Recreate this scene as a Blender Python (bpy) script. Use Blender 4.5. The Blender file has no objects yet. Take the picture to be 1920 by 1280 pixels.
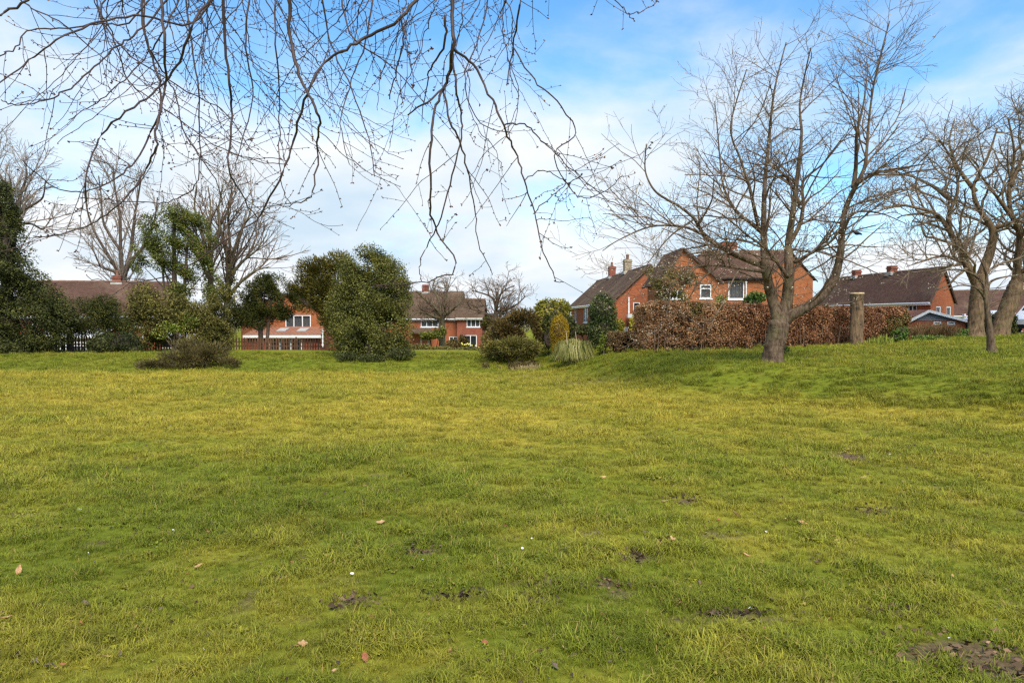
import bpy, math, random
import numpy as np
from mathutils import Vector

random.seed(7)
RNG = np.random.default_rng(7)
SC = bpy.context.scene
COL = SC.collection
R = math.radians

# ------------------------------------------------------------------ camera, sky, sun, exposure
EYE = 1.6
F = 1413.0                      # focal length in pixels of the 1920 px wide photograph
PITCH = math.atan(45 / F)
cam = bpy.data.cameras.new('camera')
cam.sensor_width = 36.0
cam.lens = 36.0 * F / 1920
cam.clip_end = 3000
cam_ob = bpy.data.objects.new('camera', cam)
COL.objects.link(cam_ob)
cam_ob.location = (0, 0, EYE)
cam_ob.rotation_euler = (R(90) - PITCH, 0, 0)
SC.camera = cam_ob

SUN_EL, SUN_AZ = R(50), R(165)      # azimuth clockwise from +Y: behind the camera, to the right
world = bpy.data.worlds.new('World')
SC.world = world
world.use_nodes = True


def build_sky():
    nt = world.node_tree
    N, L = nt.nodes, nt.links
    N.clear()
    out = N.new('ShaderNodeOutputWorld')
    bg = N.new('ShaderNodeBackground')
    bg.inputs['Strength'].default_value = 0.098
    L.new(bg.outputs[0], out.inputs[0])
    sky = N.new('ShaderNodeTexSky')
    sky.sky_type = 'NISHITA'
    sky.sun_disc = False
    sky.sun_elevation = SUN_EL
    sky.sun_rotation = SUN_AZ
    sky.air_density = 1.0
    sky.dust_density = 0.4
    sky.ozone_density = 2.0
    tc = N.new('ShaderNodeTexCoord')
    # project the direction onto a cloud layer: (x, y) / (z + k)
    sep = N.new('ShaderNodeSeparateXYZ')
    L.new(tc.outputs['Generated'], sep.inputs[0])
    zz = N.new('ShaderNodeMath'); zz.operation = 'MAXIMUM'; zz.inputs[1].default_value = 0.0
    L.new(sep.outputs['Z'], zz.inputs[0])
    za = N.new('ShaderNodeMath'); za.operation = 'ADD'; za.inputs[1].default_value = 0.28
    L.new(zz.outputs[0], za.inputs[0])
    dx = N.new('ShaderNodeMath'); dx.operation = 'DIVIDE'
    dy = N.new('ShaderNodeMath'); dy.operation = 'DIVIDE'
    L.new(sep.outputs['X'], dx.inputs[0]); L.new(za.outputs[0], dx.inputs[1])
    L.new(sep.outputs['Y'], dy.inputs[0]); L.new(za.outputs[0], dy.inputs[1])
    cmb = N.new('ShaderNodeCombineXYZ')
    L.new(dx.outputs[0], cmb.inputs[0]); L.new(dy.outputs[0], cmb.inputs[1])
    mp = N.new('ShaderNodeMapping')
    mp.inputs['Location'].default_value = (3.3, 1.7, 0.0)
    L.new(cmb.outputs[0], mp.inputs[0])
    n1 = N.new('ShaderNodeTexNoise')
    n1.inputs['Scale'].default_value = 1.5
    n1.inputs['Detail'].default_value = 7
    n1.inputs['Roughness'].default_value = 0.58
    n1.inputs['Distortion'].default_value = 0.25
    L.new(mp.outputs[0], n1.inputs['Vector'])
    n2 = N.new('ShaderNodeTexNoise')
    n2.inputs['Scale'].default_value = 0.55
    n2.inputs['Detail'].default_value = 2
    L.new(mp.outputs[0], n2.inputs['Vector'])

    def math_(op, a, b):
        m = N.new('ShaderNodeMath'); m.operation = op
        for i, v in enumerate((a, b)):
            if isinstance(v, (int, float)):
                m.inputs[i].default_value = v
            else:
                L.new(v, m.inputs[i])
        return m.outputs[0]
    # cover: thick cloud low in the sky, thinner overhead and towards +X
    el = math_('MULTIPLY', zz.outputs[0], -2.2)
    xr = math_('MULTIPLY', sep.outputs['X'], -0.30)
    f = math_('MULTIPLY', n1.outputs['Fac'], 1.7)
    f = math_('ADD', f, math_('MULTIPLY', n2.outputs['Fac'], 0.9))
    f = math_('ADD', f, el)
    f = math_('ADD', f, xr)
    f = math_('ADD', f, -0.31)
    ramp = N.new('ShaderNodeMapRange')
    ramp.interpolation_type = 'SMOOTHSTEP'
    ramp.inputs['From Min'].default_value = 0.12
    ramp.inputs['From Max'].default_value = 0.78
    L.new(f, ramp.inputs['Value'])
    shade = N.new('ShaderNodeMix'); shade.data_type = 'RGBA'
    n3 = N.new('ShaderNodeTexNoise')
    n3.inputs['Scale'].default_value = 1.6
    n3.inputs['Detail'].default_value = 7
    L.new(mp.outputs[0], n3.inputs['Vector'])
    r3 = N.new('ShaderNodeMapRange')
    r3.inputs['From Min'].default_value = 0.35
    r3.inputs['From Max'].default_value = 0.6
    L.new(n3.outputs['Fac'], r3.inputs['Value'])
    L.new(r3.outputs[0], shade.inputs[0])
    shade.inputs[6].default_value = (3.5, 4.35, 5.1, 1)
    shade.inputs[7].default_value = (5.25, 5.42, 5.6, 1)
    mix = N.new('ShaderNodeMix'); mix.data_type = 'RGBA'
    L.new(ramp.outputs[0], mix.inputs[0])
    tint = N.new('ShaderNodeMix'); tint.data_type = 'RGBA'; tint.blend_type = 'MULTIPLY'; tint.inputs[0].default_value = 1
    L.new(sky.outputs[0], tint.inputs[6]); tint.inputs[7].default_value = (0.70, 1.14, 1.36, 1)
    L.new(tint.outputs[2], mix.inputs[6])
    L.new(shade.outputs[2], mix.inputs[7])
    L.new(mix.outputs[2], bg.inputs['Color'])


build_sky()
sun = bpy.data.lights.new('sun', 'SUN')
sun.energy = 3.0
sun.angle = R(38)
sun.color = (1.0, 0.90, 0.74)
sun_ob = bpy.data.objects.new('sun', sun)
COL.objects.link(sun_ob)
sun_ob.rotation_euler = (R(90) - SUN_EL, 0, math.pi - SUN_AZ)
SC.view_settings.view_transform = 'Standard'
SC.view_settings.look = 'None'
SC.view_settings.exposure = 0.95
SC.view_settings.gamma = 1.0
SC.render.engine = 'CYCLES'
SC.cycles.use_denoising = False
SC.cycles.max_bounces = 5
SC.cycles.diffuse_bounces = 3
SC.cycles.glossy_bounces = 2
SC.cycles.transmission_bounces = 3
SC.cycles.filter_width = 1.4


# ------------------------------------------------------------------ small helpers
def P(px, py, D):
    """Point of the place seen at pixel (px, py) of the photograph, at distance D along +Y."""
    u = (px - 960) / F
    v = -(py - 640) / F
    c, s = math.cos(PITCH), math.sin(PITCH)
    y = c + v * s
    z = -s + v * c
    k = D / y
    return np.array((u * k, D, EYE + z * k))


def smooth(a, b, x):
    t = np.clip((np.asarray(x, float) - a) / (b - a), 0, 1)
    return t * t * (3 - 2 * t)


def _hash(ix, iy, seed):
    h = (ix.astype(np.int64) * 374761393 + iy.astype(np.int64) * 668265263 + seed * 982451653) & 0xFFFFFFFF
    h = ((h ^ (h >> 13)) * 1274126177) & 0xFFFFFFFF
    return ((h ^ (h >> 16)) & 0xFFFF) / 65535.0


def noise2(x, y, seed=0):
    x = np.asarray(x, float); y = np.asarray(y, float)
    ix, iy = np.floor(x), np.floor(y)
    fx, fy = x - ix, y - iy
    fx = fx * fx * (3 - 2 * fx); fy = fy * fy * (3 - 2 * fy)
    a = _hash(ix, iy, seed); b = _hash(ix + 1, iy, seed)
    c = _hash(ix, iy + 1, seed); d = _hash(ix + 1, iy + 1, seed)
    return (a * (1 - fx) + b * fx) * (1 - fy) + (c * (1 - fx) + d * fx) * fy


def fbm(x, y, seed=0, oct=3):
    s, a, t = 0, 1.0, 0
    for i in range(oct):
        s = s + a * noise2(x * 2 ** i, y * 2 ** i, seed + i * 17)
        t += a; a *= 0.5
    return s / t


def tag(o, label=None, cat=None, group=None, kind=None):
    if label: o['label'] = label
    if cat: o['category'] = cat
    if group: o['group'] = group
    if kind: o['kind'] = kind
    return o


def empty(name, loc, label=None, cat=None, group=None):
    o = bpy.data.objects.new(name, None)
    o.empty_display_size = 0.2
    COL.objects.link(o)
    o.location = tuple(float(v) for v in loc)
    return tag(o, label, cat, group)


def link_mesh(name, me, mat, parent=None, smooth_=False):
    o = bpy.data.objects.new(name, me)
    COL.objects.link(o)
    if mat is not None and not me.materials:
        me.materials.append(mat)
    if smooth_:
        me.polygons.foreach_set('use_smooth', np.ones(len(me.polygons), bool))
    if parent is not None:
        o.parent = parent                      # vertices are given in world space
        o.matrix_parent_inverse = parent_inverse(parent)
    return o


def parent_inverse(p):
    from mathutils import Matrix
    if p.type == 'EMPTY':
        return Matrix.Translation(p.location).inverted()
    return Matrix()                            # a mesh part already sits in world space


class MB:
    """Collects shapes in world space and links them as ONE mesh object."""
    def __init__(s):
        s.V, s.Fc, s.n = [], [], 0

    def add(s, v, f):
        v = np.asarray(v, float).reshape(-1, 3)
        s.V.append(v)
        s.Fc.extend([tuple(i + s.n for i in q) for q in f])
        s.n += len(v)
        return s

    def hexa(s, p):
        """eight corners: bottom ring 0-3, top ring 4-7"""
        return s.add(p, [(3, 2, 1, 0), (4, 5, 6, 7), (0, 1, 5, 4), (1, 2, 6, 5), (2, 3, 7, 6), (3, 0, 4, 7)])

    def box(s, c, sz, rz=0.0):
        cx, cy, cz = c
        hx, hy, hz = (k / 2 for k in sz)
        co, si = math.cos(rz), math.sin(rz)
        p = []
        for z in (-hz, hz):
            for x, y in ((-hx, -hy), (hx, -hy), (hx, hy), (-hx, hy)):
                p.append((cx + x * co - y * si, cy + x * si + y * co, cz + z))
        return s.hexa(p)

    def tube(s, pts, rad, sides=6, cap=True):
        pts = np.asarray(pts, float)
        n = len(pts)
        rad = np.broadcast_to(np.asarray(rad, float), (n,))
        t = np.gradient(pts, axis=0)
        t /= np.linalg.norm(t, axis=1)[:, None] + 1e-9
        ref = np.array((0.31, 0.17, 0.94)) if abs(t[:, 2]).mean() < 0.8 else np.array((0.93, 0.3, 0.2))
        a = np.cross(t, ref)
        a /= np.linalg.norm(a, axis=1)[:, None] + 1e-9
        b = np.cross(t, a)
        th = np.arange(sides) * 2 * math.pi / sides
        v = pts[:, None, :] + rad[:, None, None] * (np.cos(th)[None, :, None] * a[:, None, :] + np.sin(th)[None, :, None] * b[:, None, :])
        f = []
        for i in range(n - 1):
            o = i * sides
            for k in range(sides):
                k2 = (k + 1) % sides
                f.append((o + k, o + k2, o + sides + k2, o + sides + k))
        if cap:
            f.append(tuple(range(sides - 1, -1, -1)))
            f.append(tuple((n - 1) * sides + k for k in range(sides)))
        return s.add(v.reshape(-1, 3), f)

    def bole(s, pts, rad, sides=20, rough=0.08, roots=0.0, seed=0):
        """trunk with uneven girth, ridges and buttress roots"""
        rg = np.random.default_rng(seed + 900)
        pts = spline(np.asarray(pts, float)[::2] if len(pts) > 8 else pts, 5)
        n = len(pts)
        rad = np.interp(np.linspace(0, 1, n), np.linspace(0, 1, len(rad)), rad)
        i0 = len(s.V)
        s.tube(pts, rad, sides)
        v = s.V[i0].reshape(n, sides, 3)
        th = np.arange(sides) * 2 * math.pi / sides
        ph = rg.uniform(0, 6.28, 6)
        z = np.linspace(0, 1, n)[:, None]
        w = np.linalg.norm(np.diff(pts, axis=0), axis=1).sum()
        m = 1 + rough * (np.sin(3 * th + ph[0] + 2 * z * w) * 0.5 + np.sin(5 * th + ph[1] - 3 * z * w) * 0.35 + np.sin(2 * th + ph[2]) * np.sin(2.1 * z * w + ph[3]) * 0.8)
        m = m + rough * 0.45 * rg.normal(size=(n, sides))
        m = m + roots * np.exp(-z * w / 0.34) * (0.45 + 0.75 * np.clip(np.sin(5 * th + ph[4]), 0, 1) ** 1.0)
        s.V[i0] = (pts[:, None, :] + (v - pts[:, None, :]) * m[:, :, None]).reshape(-1, 3)
        return s

    def build(s, name, mat, parent=None, smooth_=False, uv=False):
        me = bpy.data.meshes.new(name)
        v = np.concatenate(s.V) if s.V else np.zeros((0, 3))
        me.from_pydata(v.tolist(), [], s.Fc)
        if uv:
            wall_uv(me)
        return link_mesh(name, me, mat, parent, smooth_)


def wall_uv(me):
    """metric UVs: u along the wall, v up it"""
    me.update()
    lay = me.uv_layers.new(name='UVMap')
    for p in me.polygons:
        n = p.normal
        t = Vector((0, 0, 1)).cross(n)
        t = t.normalized() if t.length > 1e-4 else Vector((1, 0, 0))
        b = n.cross(t)
        for li in p.loop_indices:
            co = me.vertices[me.loops[li].vertex_index].co
            lay.data[li].uv = (co.dot(t), co.dot(b))


def raw_mesh(name, verts, nper):
    """mesh of len(verts)/nper loose polygons of nper corners (fast)"""
    me = bpy.data.meshes.new(name)
    nv = len(verts)
    nf = nv // nper
    me.vertices.add(nv)
    me.vertices.foreach_set('co', np.ascontiguousarray(verts, np.float32).ravel())
    me.loops.add(nv)
    me.loops.foreach_set('vertex_index', np.arange(nv, dtype=np.int32))
    me.polygons.add(nf)
    me.polygons.foreach_set('loop_start', np.arange(0, nv, nper, dtype=np.int32))
    me.polygons.foreach_set('loop_total', np.full(nf, nper, np.int32))
    me.update(calc_edges=True)
    return me


# ------------------------------------------------------------------ materials
def new_mat(name):
    m = bpy.data.materials.new(name)
    m.use_nodes = True
    nt = m.node_tree
    b = nt.nodes['Principled BSDF']
    return m, nt, b


def rgba(c):
    return (c[0], c[1], c[2], 1)


def mat_noise(name, c1, c2, scale=4.0, rough=0.85, bump=0.0, spec=0.2, detail=5, stretch=None, metal=0, moss=None):
    m, nt, b = new_mat(name)
    N, L = nt.nodes, nt.links
    geo = N.new('ShaderNodeNewGeometry')
    n = N.new('ShaderNodeTexNoise')
    n.inputs['Scale'].default_value = scale
    n.inputs['Detail'].default_value = detail
    n.inputs['Roughness'].default_value = 0.65
    if stretch:
        mp = N.new('ShaderNodeMapping')
        mp.inputs['Scale'].default_value = stretch
        L.new(geo.outputs['Position'], mp.inputs[0])
        L.new(mp.outputs[0], n.inputs['Vector'])
    else:
        L.new(geo.outputs['Position'], n.inputs['Vector'])
    mr = N.new('ShaderNodeMapRange')
    mr.inputs['From Min'].default_value = 0.32
    mr.inputs['From Max'].default_value = 0.68
    L.new(n.outputs['Fac'], mr.inputs['Value'])
    mx = N.new('ShaderNodeMix'); mx.data_type = 'RGBA'
    mx.inputs[6].default_value = rgba(c1)
    mx.inputs[7].default_value = rgba(c2)
    L.new(mr.outputs[0], mx.inputs[0])
    col = mx.outputs[2]
    if moss:                                       # patches of algae and lichen
        n2 = N.new('ShaderNodeTexNoise'); n2.inputs['Scale'].default_value = 2.3; n2.inputs['Detail'].default_value = 6; n2.inputs['Roughness'].default_value = 0.7
        L.new(geo.outputs['Position'], n2.inputs['Vector'])
        r2 = N.new('ShaderNodeMapRange'); r2.inputs['From Min'].default_value = 0.5; r2.inputs['From Max'].default_value = 0.68; r2.inputs['To Max'].default_value = 0.7
        L.new(n2.outputs['Fac'], r2.inputs['Value'])
        m2 = N.new('ShaderNodeMix'); m2.data_type = 'RGBA'; m2.inputs[7].default_value = rgba(moss)
        L.new(r2.outputs[0], m2.inputs[0]); L.new(col, m2.inputs[6])
        col = m2.outputs[2]
    L.new(col, b.inputs['Base Color'])
    b.inputs['Roughness'].default_value = rough
    b.inputs['Specular IOR Level'].default_value = spec
    b.inputs['Metallic'].default_value = metal
    if bump:
        bp = N.new('ShaderNodeBump')
        bp.inputs['Strength'].default_value = bump
        bp.inputs['Distance'].default_value = 0.03
        L.new(n.outputs['Fac'], bp.inputs['Height'])
        L.new(bp.outputs[0], b.inputs['Normal'])
    return m


def mat_leaf(name, c1, c2, c3=None, rough=0.6, spec=0.12, scale=1.2):
    """leaf colours vary from leaf to leaf and from clump to clump"""
    m, nt, b = new_mat(name)
    N, L = nt.nodes, nt.links
    geo = N.new('ShaderNodeNewGeometry')
    n = N.new('ShaderNodeTexNoise')
    n.inputs['Scale'].default_value = scale
    n.inputs['Detail'].default_value = 3
    L.new(geo.outputs['Position'], n.inputs['Vector'])
    mr = N.new('ShaderNodeMapRange')
    mr.inputs['From Min'].default_value = 0.35
    mr.inputs['From Max'].default_value = 0.65
    L.new(n.outputs['Fac'], mr.inputs['Value'])
    ad = N.new('ShaderNodeMath'); ad.operation = 'ADD'
    L.new(mr.outputs[0], ad.inputs[0])
    L.new(geo.outputs['Random Per Island'], ad.inputs[1])
    hv = N.new('ShaderNodeMath'); hv.operation = 'MULTIPLY'; hv.inputs[1].default_value = 0.5
    L.new(ad.outputs[0], hv.inputs[0])
    cr = N.new('ShaderNodeValToRGB')
    e = cr.color_ramp.elements
    e[0].position = 0.1; e[0].color = rgba(c1)
    e[1].position = 0.65; e[1].color = rgba(c2)
    k = cr.color_ramp.elements.new(0.95)
    k.color = rgba(c3 or c2)
    L.new(hv.outputs[0], cr.inputs[0])
    L.new(cr.outputs[0], b.inputs['Base Color'])
    b.inputs['Roughness'].default_value = rough
    b.inputs['Specular IOR Level'].default_value = spec
    return m


def mat_brick(name, c1, c2, mortar, bw=0.225, bh=0.075, ms=0.012, rough=0.9, stain=(0.5, 0.45, 0.4), bump=0.4, worn=0.06):
    m, nt, b = new_mat(name)
    N, L = nt.nodes, nt.links
    uv = N.new('ShaderNodeUVMap')
    br = N.new('ShaderNodeTexBrick')
    br.inputs['Scale'].default_value = 1.0
    br.inputs['Brick Width'].default_value = bw
    br.inputs['Row Height'].default_value = bh
    br.inputs['Mortar Size'].default_value = ms
    br.inputs['Bias'].default_value = 0.0
    br.inputs['Color1'].default_value = rgba(c1)
    br.inputs['Color2'].default_value = rgba(c2)
    br.inputs['Mortar'].default_value = rgba(mortar)
    L.new(uv.outputs[0], br.inputs['Vector'])
    n = N.new('ShaderNodeTexNoise')
    n.inputs['Scale'].default_value = 0.9
    n.inputs['Detail'].default_value = 6
    n.inputs['Roughness'].default_value = 0.7
    L.new(uv.outputs[0], n.inputs['Vector'])
    mr = N.new('ShaderNodeMapRange')
    mr.inputs['From Min'].default_value = 0.42
    mr.inputs['From Max'].default_value = 0.75
    mr.inputs['To Max'].default_value = 0.8
    L.new(n.outputs['Fac'], mr.inputs['Value'])
    mx = N.new('ShaderNodeMix'); mx.data_type = 'RGBA'; mx.blend_type = 'MULTIPLY'
    mx.inputs[7].default_value = rgba(stain)
    L.new(mr.outputs[0], mx.inputs[0])
    L.new(br.outputs['Color'], mx.inputs[6])
    n4 = N.new('ShaderNodeTexNoise'); n4.inputs['Scale'].default_value = 0.45; n4.inputs['Detail'].default_value = 8; n4.inputs['Roughness'].default_value = 0.72
    L.new(uv.outputs[0], n4.inputs['Vector'])
    m4 = N.new('ShaderNodeMapRange'); m4.inputs['From Min'].default_value = 0.5; m4.inputs['From Max'].default_value = 0.72; m4.inputs['To Max'].default_value = worn
    L.new(n4.outputs['Fac'], m4.inputs['Value'])
    pale = N.new('ShaderNodeMix'); pale.data_type = 'RGBA'; pale.inputs[7].default_value = (0.38, 0.28, 0.19, 1)
    L.new(m4.outputs[0], pale.inputs[0]); L.new(mx.outputs[2], pale.inputs[6])
    L.new(pale.outputs[2], b.inputs['Base Color'])
    b.inputs['Roughness'].default_value = rough
    b.inputs['Specular IOR Level'].default_value = 0.04
    bp = N.new('ShaderNodeBump')
    bp.inputs['Strength'].default_value = bump
    bp.inputs['Distance'].default_value = 0.01
    inv = N.new('ShaderNodeMath'); inv.operation = 'SUBTRACT'; inv.inputs[0].default_value = 1.0
    L.new(br.outputs['Fac'], inv.inputs[1])
    L.new(inv.outputs[0], bp.inputs['Height'])
    L.new(bp.outputs[0], b.inputs['Normal'])
    return m


def mat_glass(name):
    m, nt, b = new_mat(name)
    b.inputs['Base Color'].default_value = (0.03, 0.035, 0.04, 1)
    b.inputs['Roughness'].default_value = 0.04
    b.inputs['Specular IOR Level'].default_value = 0.6
    b.inputs['Alpha'].default_value = 0.45
    return m


M = {}
M['bark'] = mat_noise('bark', (0.035, 0.023, 0.016), (0.20, 0.14, 0.092), 13, 0.95, 1.0, spec=0.05, detail=8, stretch=(1, 1, 0.3), moss=(0.145, 0.13, 0.062))
M['bark_dark'] = mat_noise('bark_dark', (0.05, 0.036, 0.028), (0.13, 0.095, 0.07), 7, 0.95, 0.7)
M['bark_green'] = mat_noise('bark_green', (0.08, 0.075, 0.035), (0.17, 0.14, 0.085), 7, 0.95, 0.7)
M['bark_old'] = mat_noise('bark_old', (0.04, 0.026, 0.016), (0.25, 0.165, 0.098), 9, 0.95, 1.0, spec=0.05, detail=8, stretch=(1, 1, 0.28), moss=(0.15, 0.13, 0.06))
M['twig'] = mat_noise('twig', (0.11, 0.072, 0.047), (0.22, 0.155, 0.105), 6, 0.8, spec=0.05)
M['twig_pale'] = mat_noise('twig_pale', (0.17, 0.13, 0.10), (0.32, 0.26, 0.21), 5, 0.8)
M['twig_tan'] = mat_noise('twig_tan', (0.14, 0.10, 0.065), (0.29, 0.22, 0.15), 5, 0.8, spec=0.05)
M['twig_red'] = mat_noise('twig_red', (0.036, 0.022, 0.018), (0.105, 0.066, 0.05), 14, 0.65, spec=0.3)
M['bud'] = mat_noise('bud', (0.40, 0.33, 0.24), (0.62, 0.55, 0.42), 9, 0.7)  # light caught by the buds is put into their pale colour
M['bud_dark'] = mat_noise('bud_dark', (0.07, 0.038, 0.03), (0.2, 0.11, 0.07), 30, 0.7)
M['cut_wood'] = mat_noise('cut_wood', (0.42, 0.30, 0.17), (0.6, 0.47, 0.3), 12, 0.9)
M['brick'] = mat_brick('brick', (0.42, 0.105, 0.038), (0.29, 0.066, 0.027), (0.30, 0.16, 0.095), stain=(0.7, 0.6, 0.5))
M['brick_warm'] = mat_brick('brick_warm', (0.47, 0.14, 0.042), (0.34, 0.085, 0.028), (0.34, 0.19, 0.11), stain=(0.75, 0.65, 0.5))
M['brick_red'] = mat_brick('brick_red', (0.35, 0.08, 0.042), (0.24, 0.05, 0.03), (0.25, 0.14, 0.10))
M['tile'] = mat_brick('tile', (0.155, 0.085, 0.06), (0.10, 0.058, 0.045), (0.05, 0.032, 0.026), 0.17, 0.1, 0.012, stain=(0.55, 0.55, 0.5), bump=0.8, worn=0.36)
M['tile_grey'] = mat_brick('tile_grey', (0.17, 0.11, 0.07), (0.11, 0.072, 0.048), (0.05, 0.034, 0.024), 0.17, 0.1, 0.012, stain=(0.55, 0.5, 0.42), bump=0.8, worn=0.4)
M['tile_pink'] = mat_brick('tile_pink', (0.36, 0.165, 0.10), (0.29, 0.13, 0.08), (0.17, 0.085, 0.06), 0.3, 0.3, 0.02, stain=(0.8, 0.75, 0.7))
M['ridge'] = mat_noise('ridge_tile', (0.12, 0.07, 0.05), (0.22, 0.14, 0.1), 5, 0.9, 0.3)
M['lead'] = mat_noise('lead', (0.32, 0.31, 0.29), (0.5, 0.48, 0.44), 5, 0.7)
M['white'] = mat_noise('white_paint', (0.70, 0.70, 0.68), (0.82, 0.82, 0.81), 3, 0.45, spec=0.4)
M['curtain'] = mat_noise('net_curtain', (0.42, 0.42, 0.39), (0.72, 0.72, 0.68), 6, 0.9, stretch=(2.5, 2.5, 0.05))
M['room_shade'] = mat_noise('room_shade_paint', (0.03, 0.028, 0.025), (0.10, 0.085, 0.07), 1.5, 0.95)
M['glass'] = mat_glass('glass')
M['cladding'] = mat_noise('grey_cladding', (0.13, 0.135, 0.15), (0.17, 0.175, 0.19), 2, 0.6)
M['fence'] = mat_noise('fence_wood', (0.075, 0.04, 0.024), (0.16, 0.085, 0.048), 5, 0.9, 0.3)
M['fence_dark'] = mat_noise('fence_dark_wood', (0.045, 0.035, 0.026), (0.12, 0.09, 0.06), 5, 0.9, 0.3)
M['post'] = mat_noise('post_wood', (0.25, 0.2, 0.13), (0.42, 0.35, 0.24), 8, 0.9)
M['asphalt'] = mat_noise('asphalt', (0.045, 0.045, 0.045), (0.08, 0.078, 0.075), 25, 0.95)
M['car_white'] = mat_noise('car_paint', (0.74, 0.74, 0.74), (0.8, 0.8, 0.8), 1, 0.25, spec=0.5)
M['black'] = mat_noise('black_plastic', (0.02, 0.02, 0.02), (0.035, 0.035, 0.035), 8, 0.6)
M['rim'] = mat_noise('rim_metal', (0.45, 0.45, 0.46), (0.6, 0.6, 0.6), 8, 0.35, spec=0.5)
M['lamp'] = mat_noise('lamp_glass', (0.55, 0.55, 0.56), (0.75, 0.75, 0.76), 8, 0.15, spec=0.6)
M['bird'] = mat_noise('feathers', (0.035, 0.035, 0.04), (0.085, 0.085, 0.095), 30, 0.7)
# foliage
M['yew'] = mat_leaf('yew_needles', (0.026, 0.034, 0.009), (0.075, 0.078, 0.018), (0.14, 0.13, 0.03))
M['yew_gold'] = mat_leaf('yew_gold_needles', (0.038, 0.038, 0.008), (0.12, 0.10, 0.018), (0.20, 0.155, 0.03))
M['conifer'] = mat_leaf('conifer_needles', (0.026, 0.032, 0.009), (0.070, 0.075, 0.019), (0.13, 0.125, 0.033))
M['holly'] = mat_leaf('holly_leaves', (0.042, 0.046, 0.010), (0.125, 0.125, 0.023), (0.24, 0.22, 0.05), 0.5, 0.2)
M['ivy'] = mat_leaf('ivy_leaves', (0.042, 0.055, 0.009), (0.115, 0.130, 0.020), (0.24, 0.225, 0.035), 0.5, 0.2)
M['ivy_dry'] = mat_leaf('ivy_dry_leaves', (0.055, 0.052, 0.013), (0.15, 0.13, 0.032), (0.25, 0.205, 0.05))
M['dark_shrub'] = mat_leaf('dark_shrub_leaves', (0.020, 0.027, 0.009), (0.055, 0.062, 0.018), (0.10, 0.105, 0.03))
M['column'] = mat_leaf('column_leaves', (0.028, 0.044, 0.011), (0.072, 0.092, 0.024), (0.16, 0.175, 0.05), 0.5, 0.2)
M['brown_shrub'] = mat_leaf('brown_shrub_leaves', (0.06, 0.042, 0.014), (0.135, 0.095, 0.028), (0.2, 0.125, 0.04))
M['olive'] = mat_leaf('olive_shrub_leaves', (0.06, 0.058, 0.014), (0.14, 0.125, 0.03), (0.25, 0.2, 0.05))
M['golden'] = mat_leaf('golden_conifer_leaves', (0.12, 0.115, 0.015), (0.25, 0.225, 0.03), (0.4, 0.34, 0.06))
M['topiary'] = mat_leaf('topiary_leaves', (0.21, 0.13, 0.008), (0.36, 0.235, 0.014), (0.46, 0.32, 0.03))
M['yellow'] = mat_leaf('yellow_leaves', (0.28, 0.24, 0.02), (0.46, 0.4, 0.05), (0.6, 0.54, 0.1))
M['lime'] = mat_leaf('lime_leaves', (0.11, 0.14, 0.02), (0.22, 0.25, 0.04), (0.4, 0.42, 0.09))
M['green'] = mat_leaf('green_leaves', (0.045, 0.085, 0.015), (0.10, 0.155, 0.03), (0.2, 0.25, 0.06))
M['pampas'] = mat_leaf('pampas_blades', (0.12, 0.13, 0.03), (0.26, 0.25, 0.07), (0.50, 0.43, 0.20))
M['beech'] = mat_leaf('beech_leaves', (0.09, 0.034, 0.015), (0.24, 0.095, 0.040), (0.44, 0.22, 0.10), 0.55, 0.3, 1.6)
M['beech_tan'] = mat_leaf('beech_tan_leaves', (0.18, 0.085, 0.035), (0.38, 0.20, 0.088), (0.55, 0.34, 0.17), 0.55, 0.3, 1.6)
M['hedge_brown'] = mat_leaf('hedge_brown_twigs', (0.10, 0.062, 0.026), (0.19, 0.12, 0.055), (0.25, 0.17, 0.07))
M['bramble'] = mat_leaf('bramble_leaves', (0.050, 0.042, 0.014), (0.115, 0.088, 0.032), (0.20, 0.15, 0.055))
M['straw'] = mat_leaf('dead_grass', (0.26, 0.19, 0.08), (0.42, 0.32, 0.15), (0.56, 0.46, 0.25))
M['wood_far'] = mat_leaf('far_wood', (0.13, 0.10, 0.08), (0.2, 0.16, 0.12), (0.26, 0.21, 0.15))
M['petal_y'] = mat_leaf('daffodil_petals', (0.7, 0.6, 0.08), (0.8, 0.72, 0.2), (0.85, 0.82, 0.55))

# ------------------------------------------------------------------ the lie of the land
FOOT = [(-0.4, 52), (0.3, 44), (1.0, 37), (2.7, 25), (4.2, 20.5), (6.7, 17.6), (8.9, 13.4), (11.5, 5), (13, -30)]


def foot_side(x, y):
    x = np.asarray(x, float); y = np.asarray(y, float)
    best = np.full(np.broadcast(x, y).shape, 1e9)
    sg = np.zeros_like(best)
    for (ax, ay), (bx, by) in zip(FOOT[:-1], FOOT[1:]):
        dx, dy = bx - ax, by - ay
        t = np.clip(((x - ax) * dx + (y - ay) * dy) / (dx * dx + dy * dy), 0, 1)
        qx, qy = x - (ax + t * dx), y - (ay + t * dy)
        d = np.hypot(qx, qy)
        c = qx * dy - qy * dx
        up = d < best
        best = np.where(up, d, best)
        sg = np.where(up, np.sign(-c), sg)
    return best * sg


def bank_weight(x, y):
    return smooth(-0.3, 3.4, foot_side(x, y) + 0.5 * (noise2(np.asarray(x) * 0.4, np.asarray(y) * 0.4, 5) - 0.5))


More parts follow.
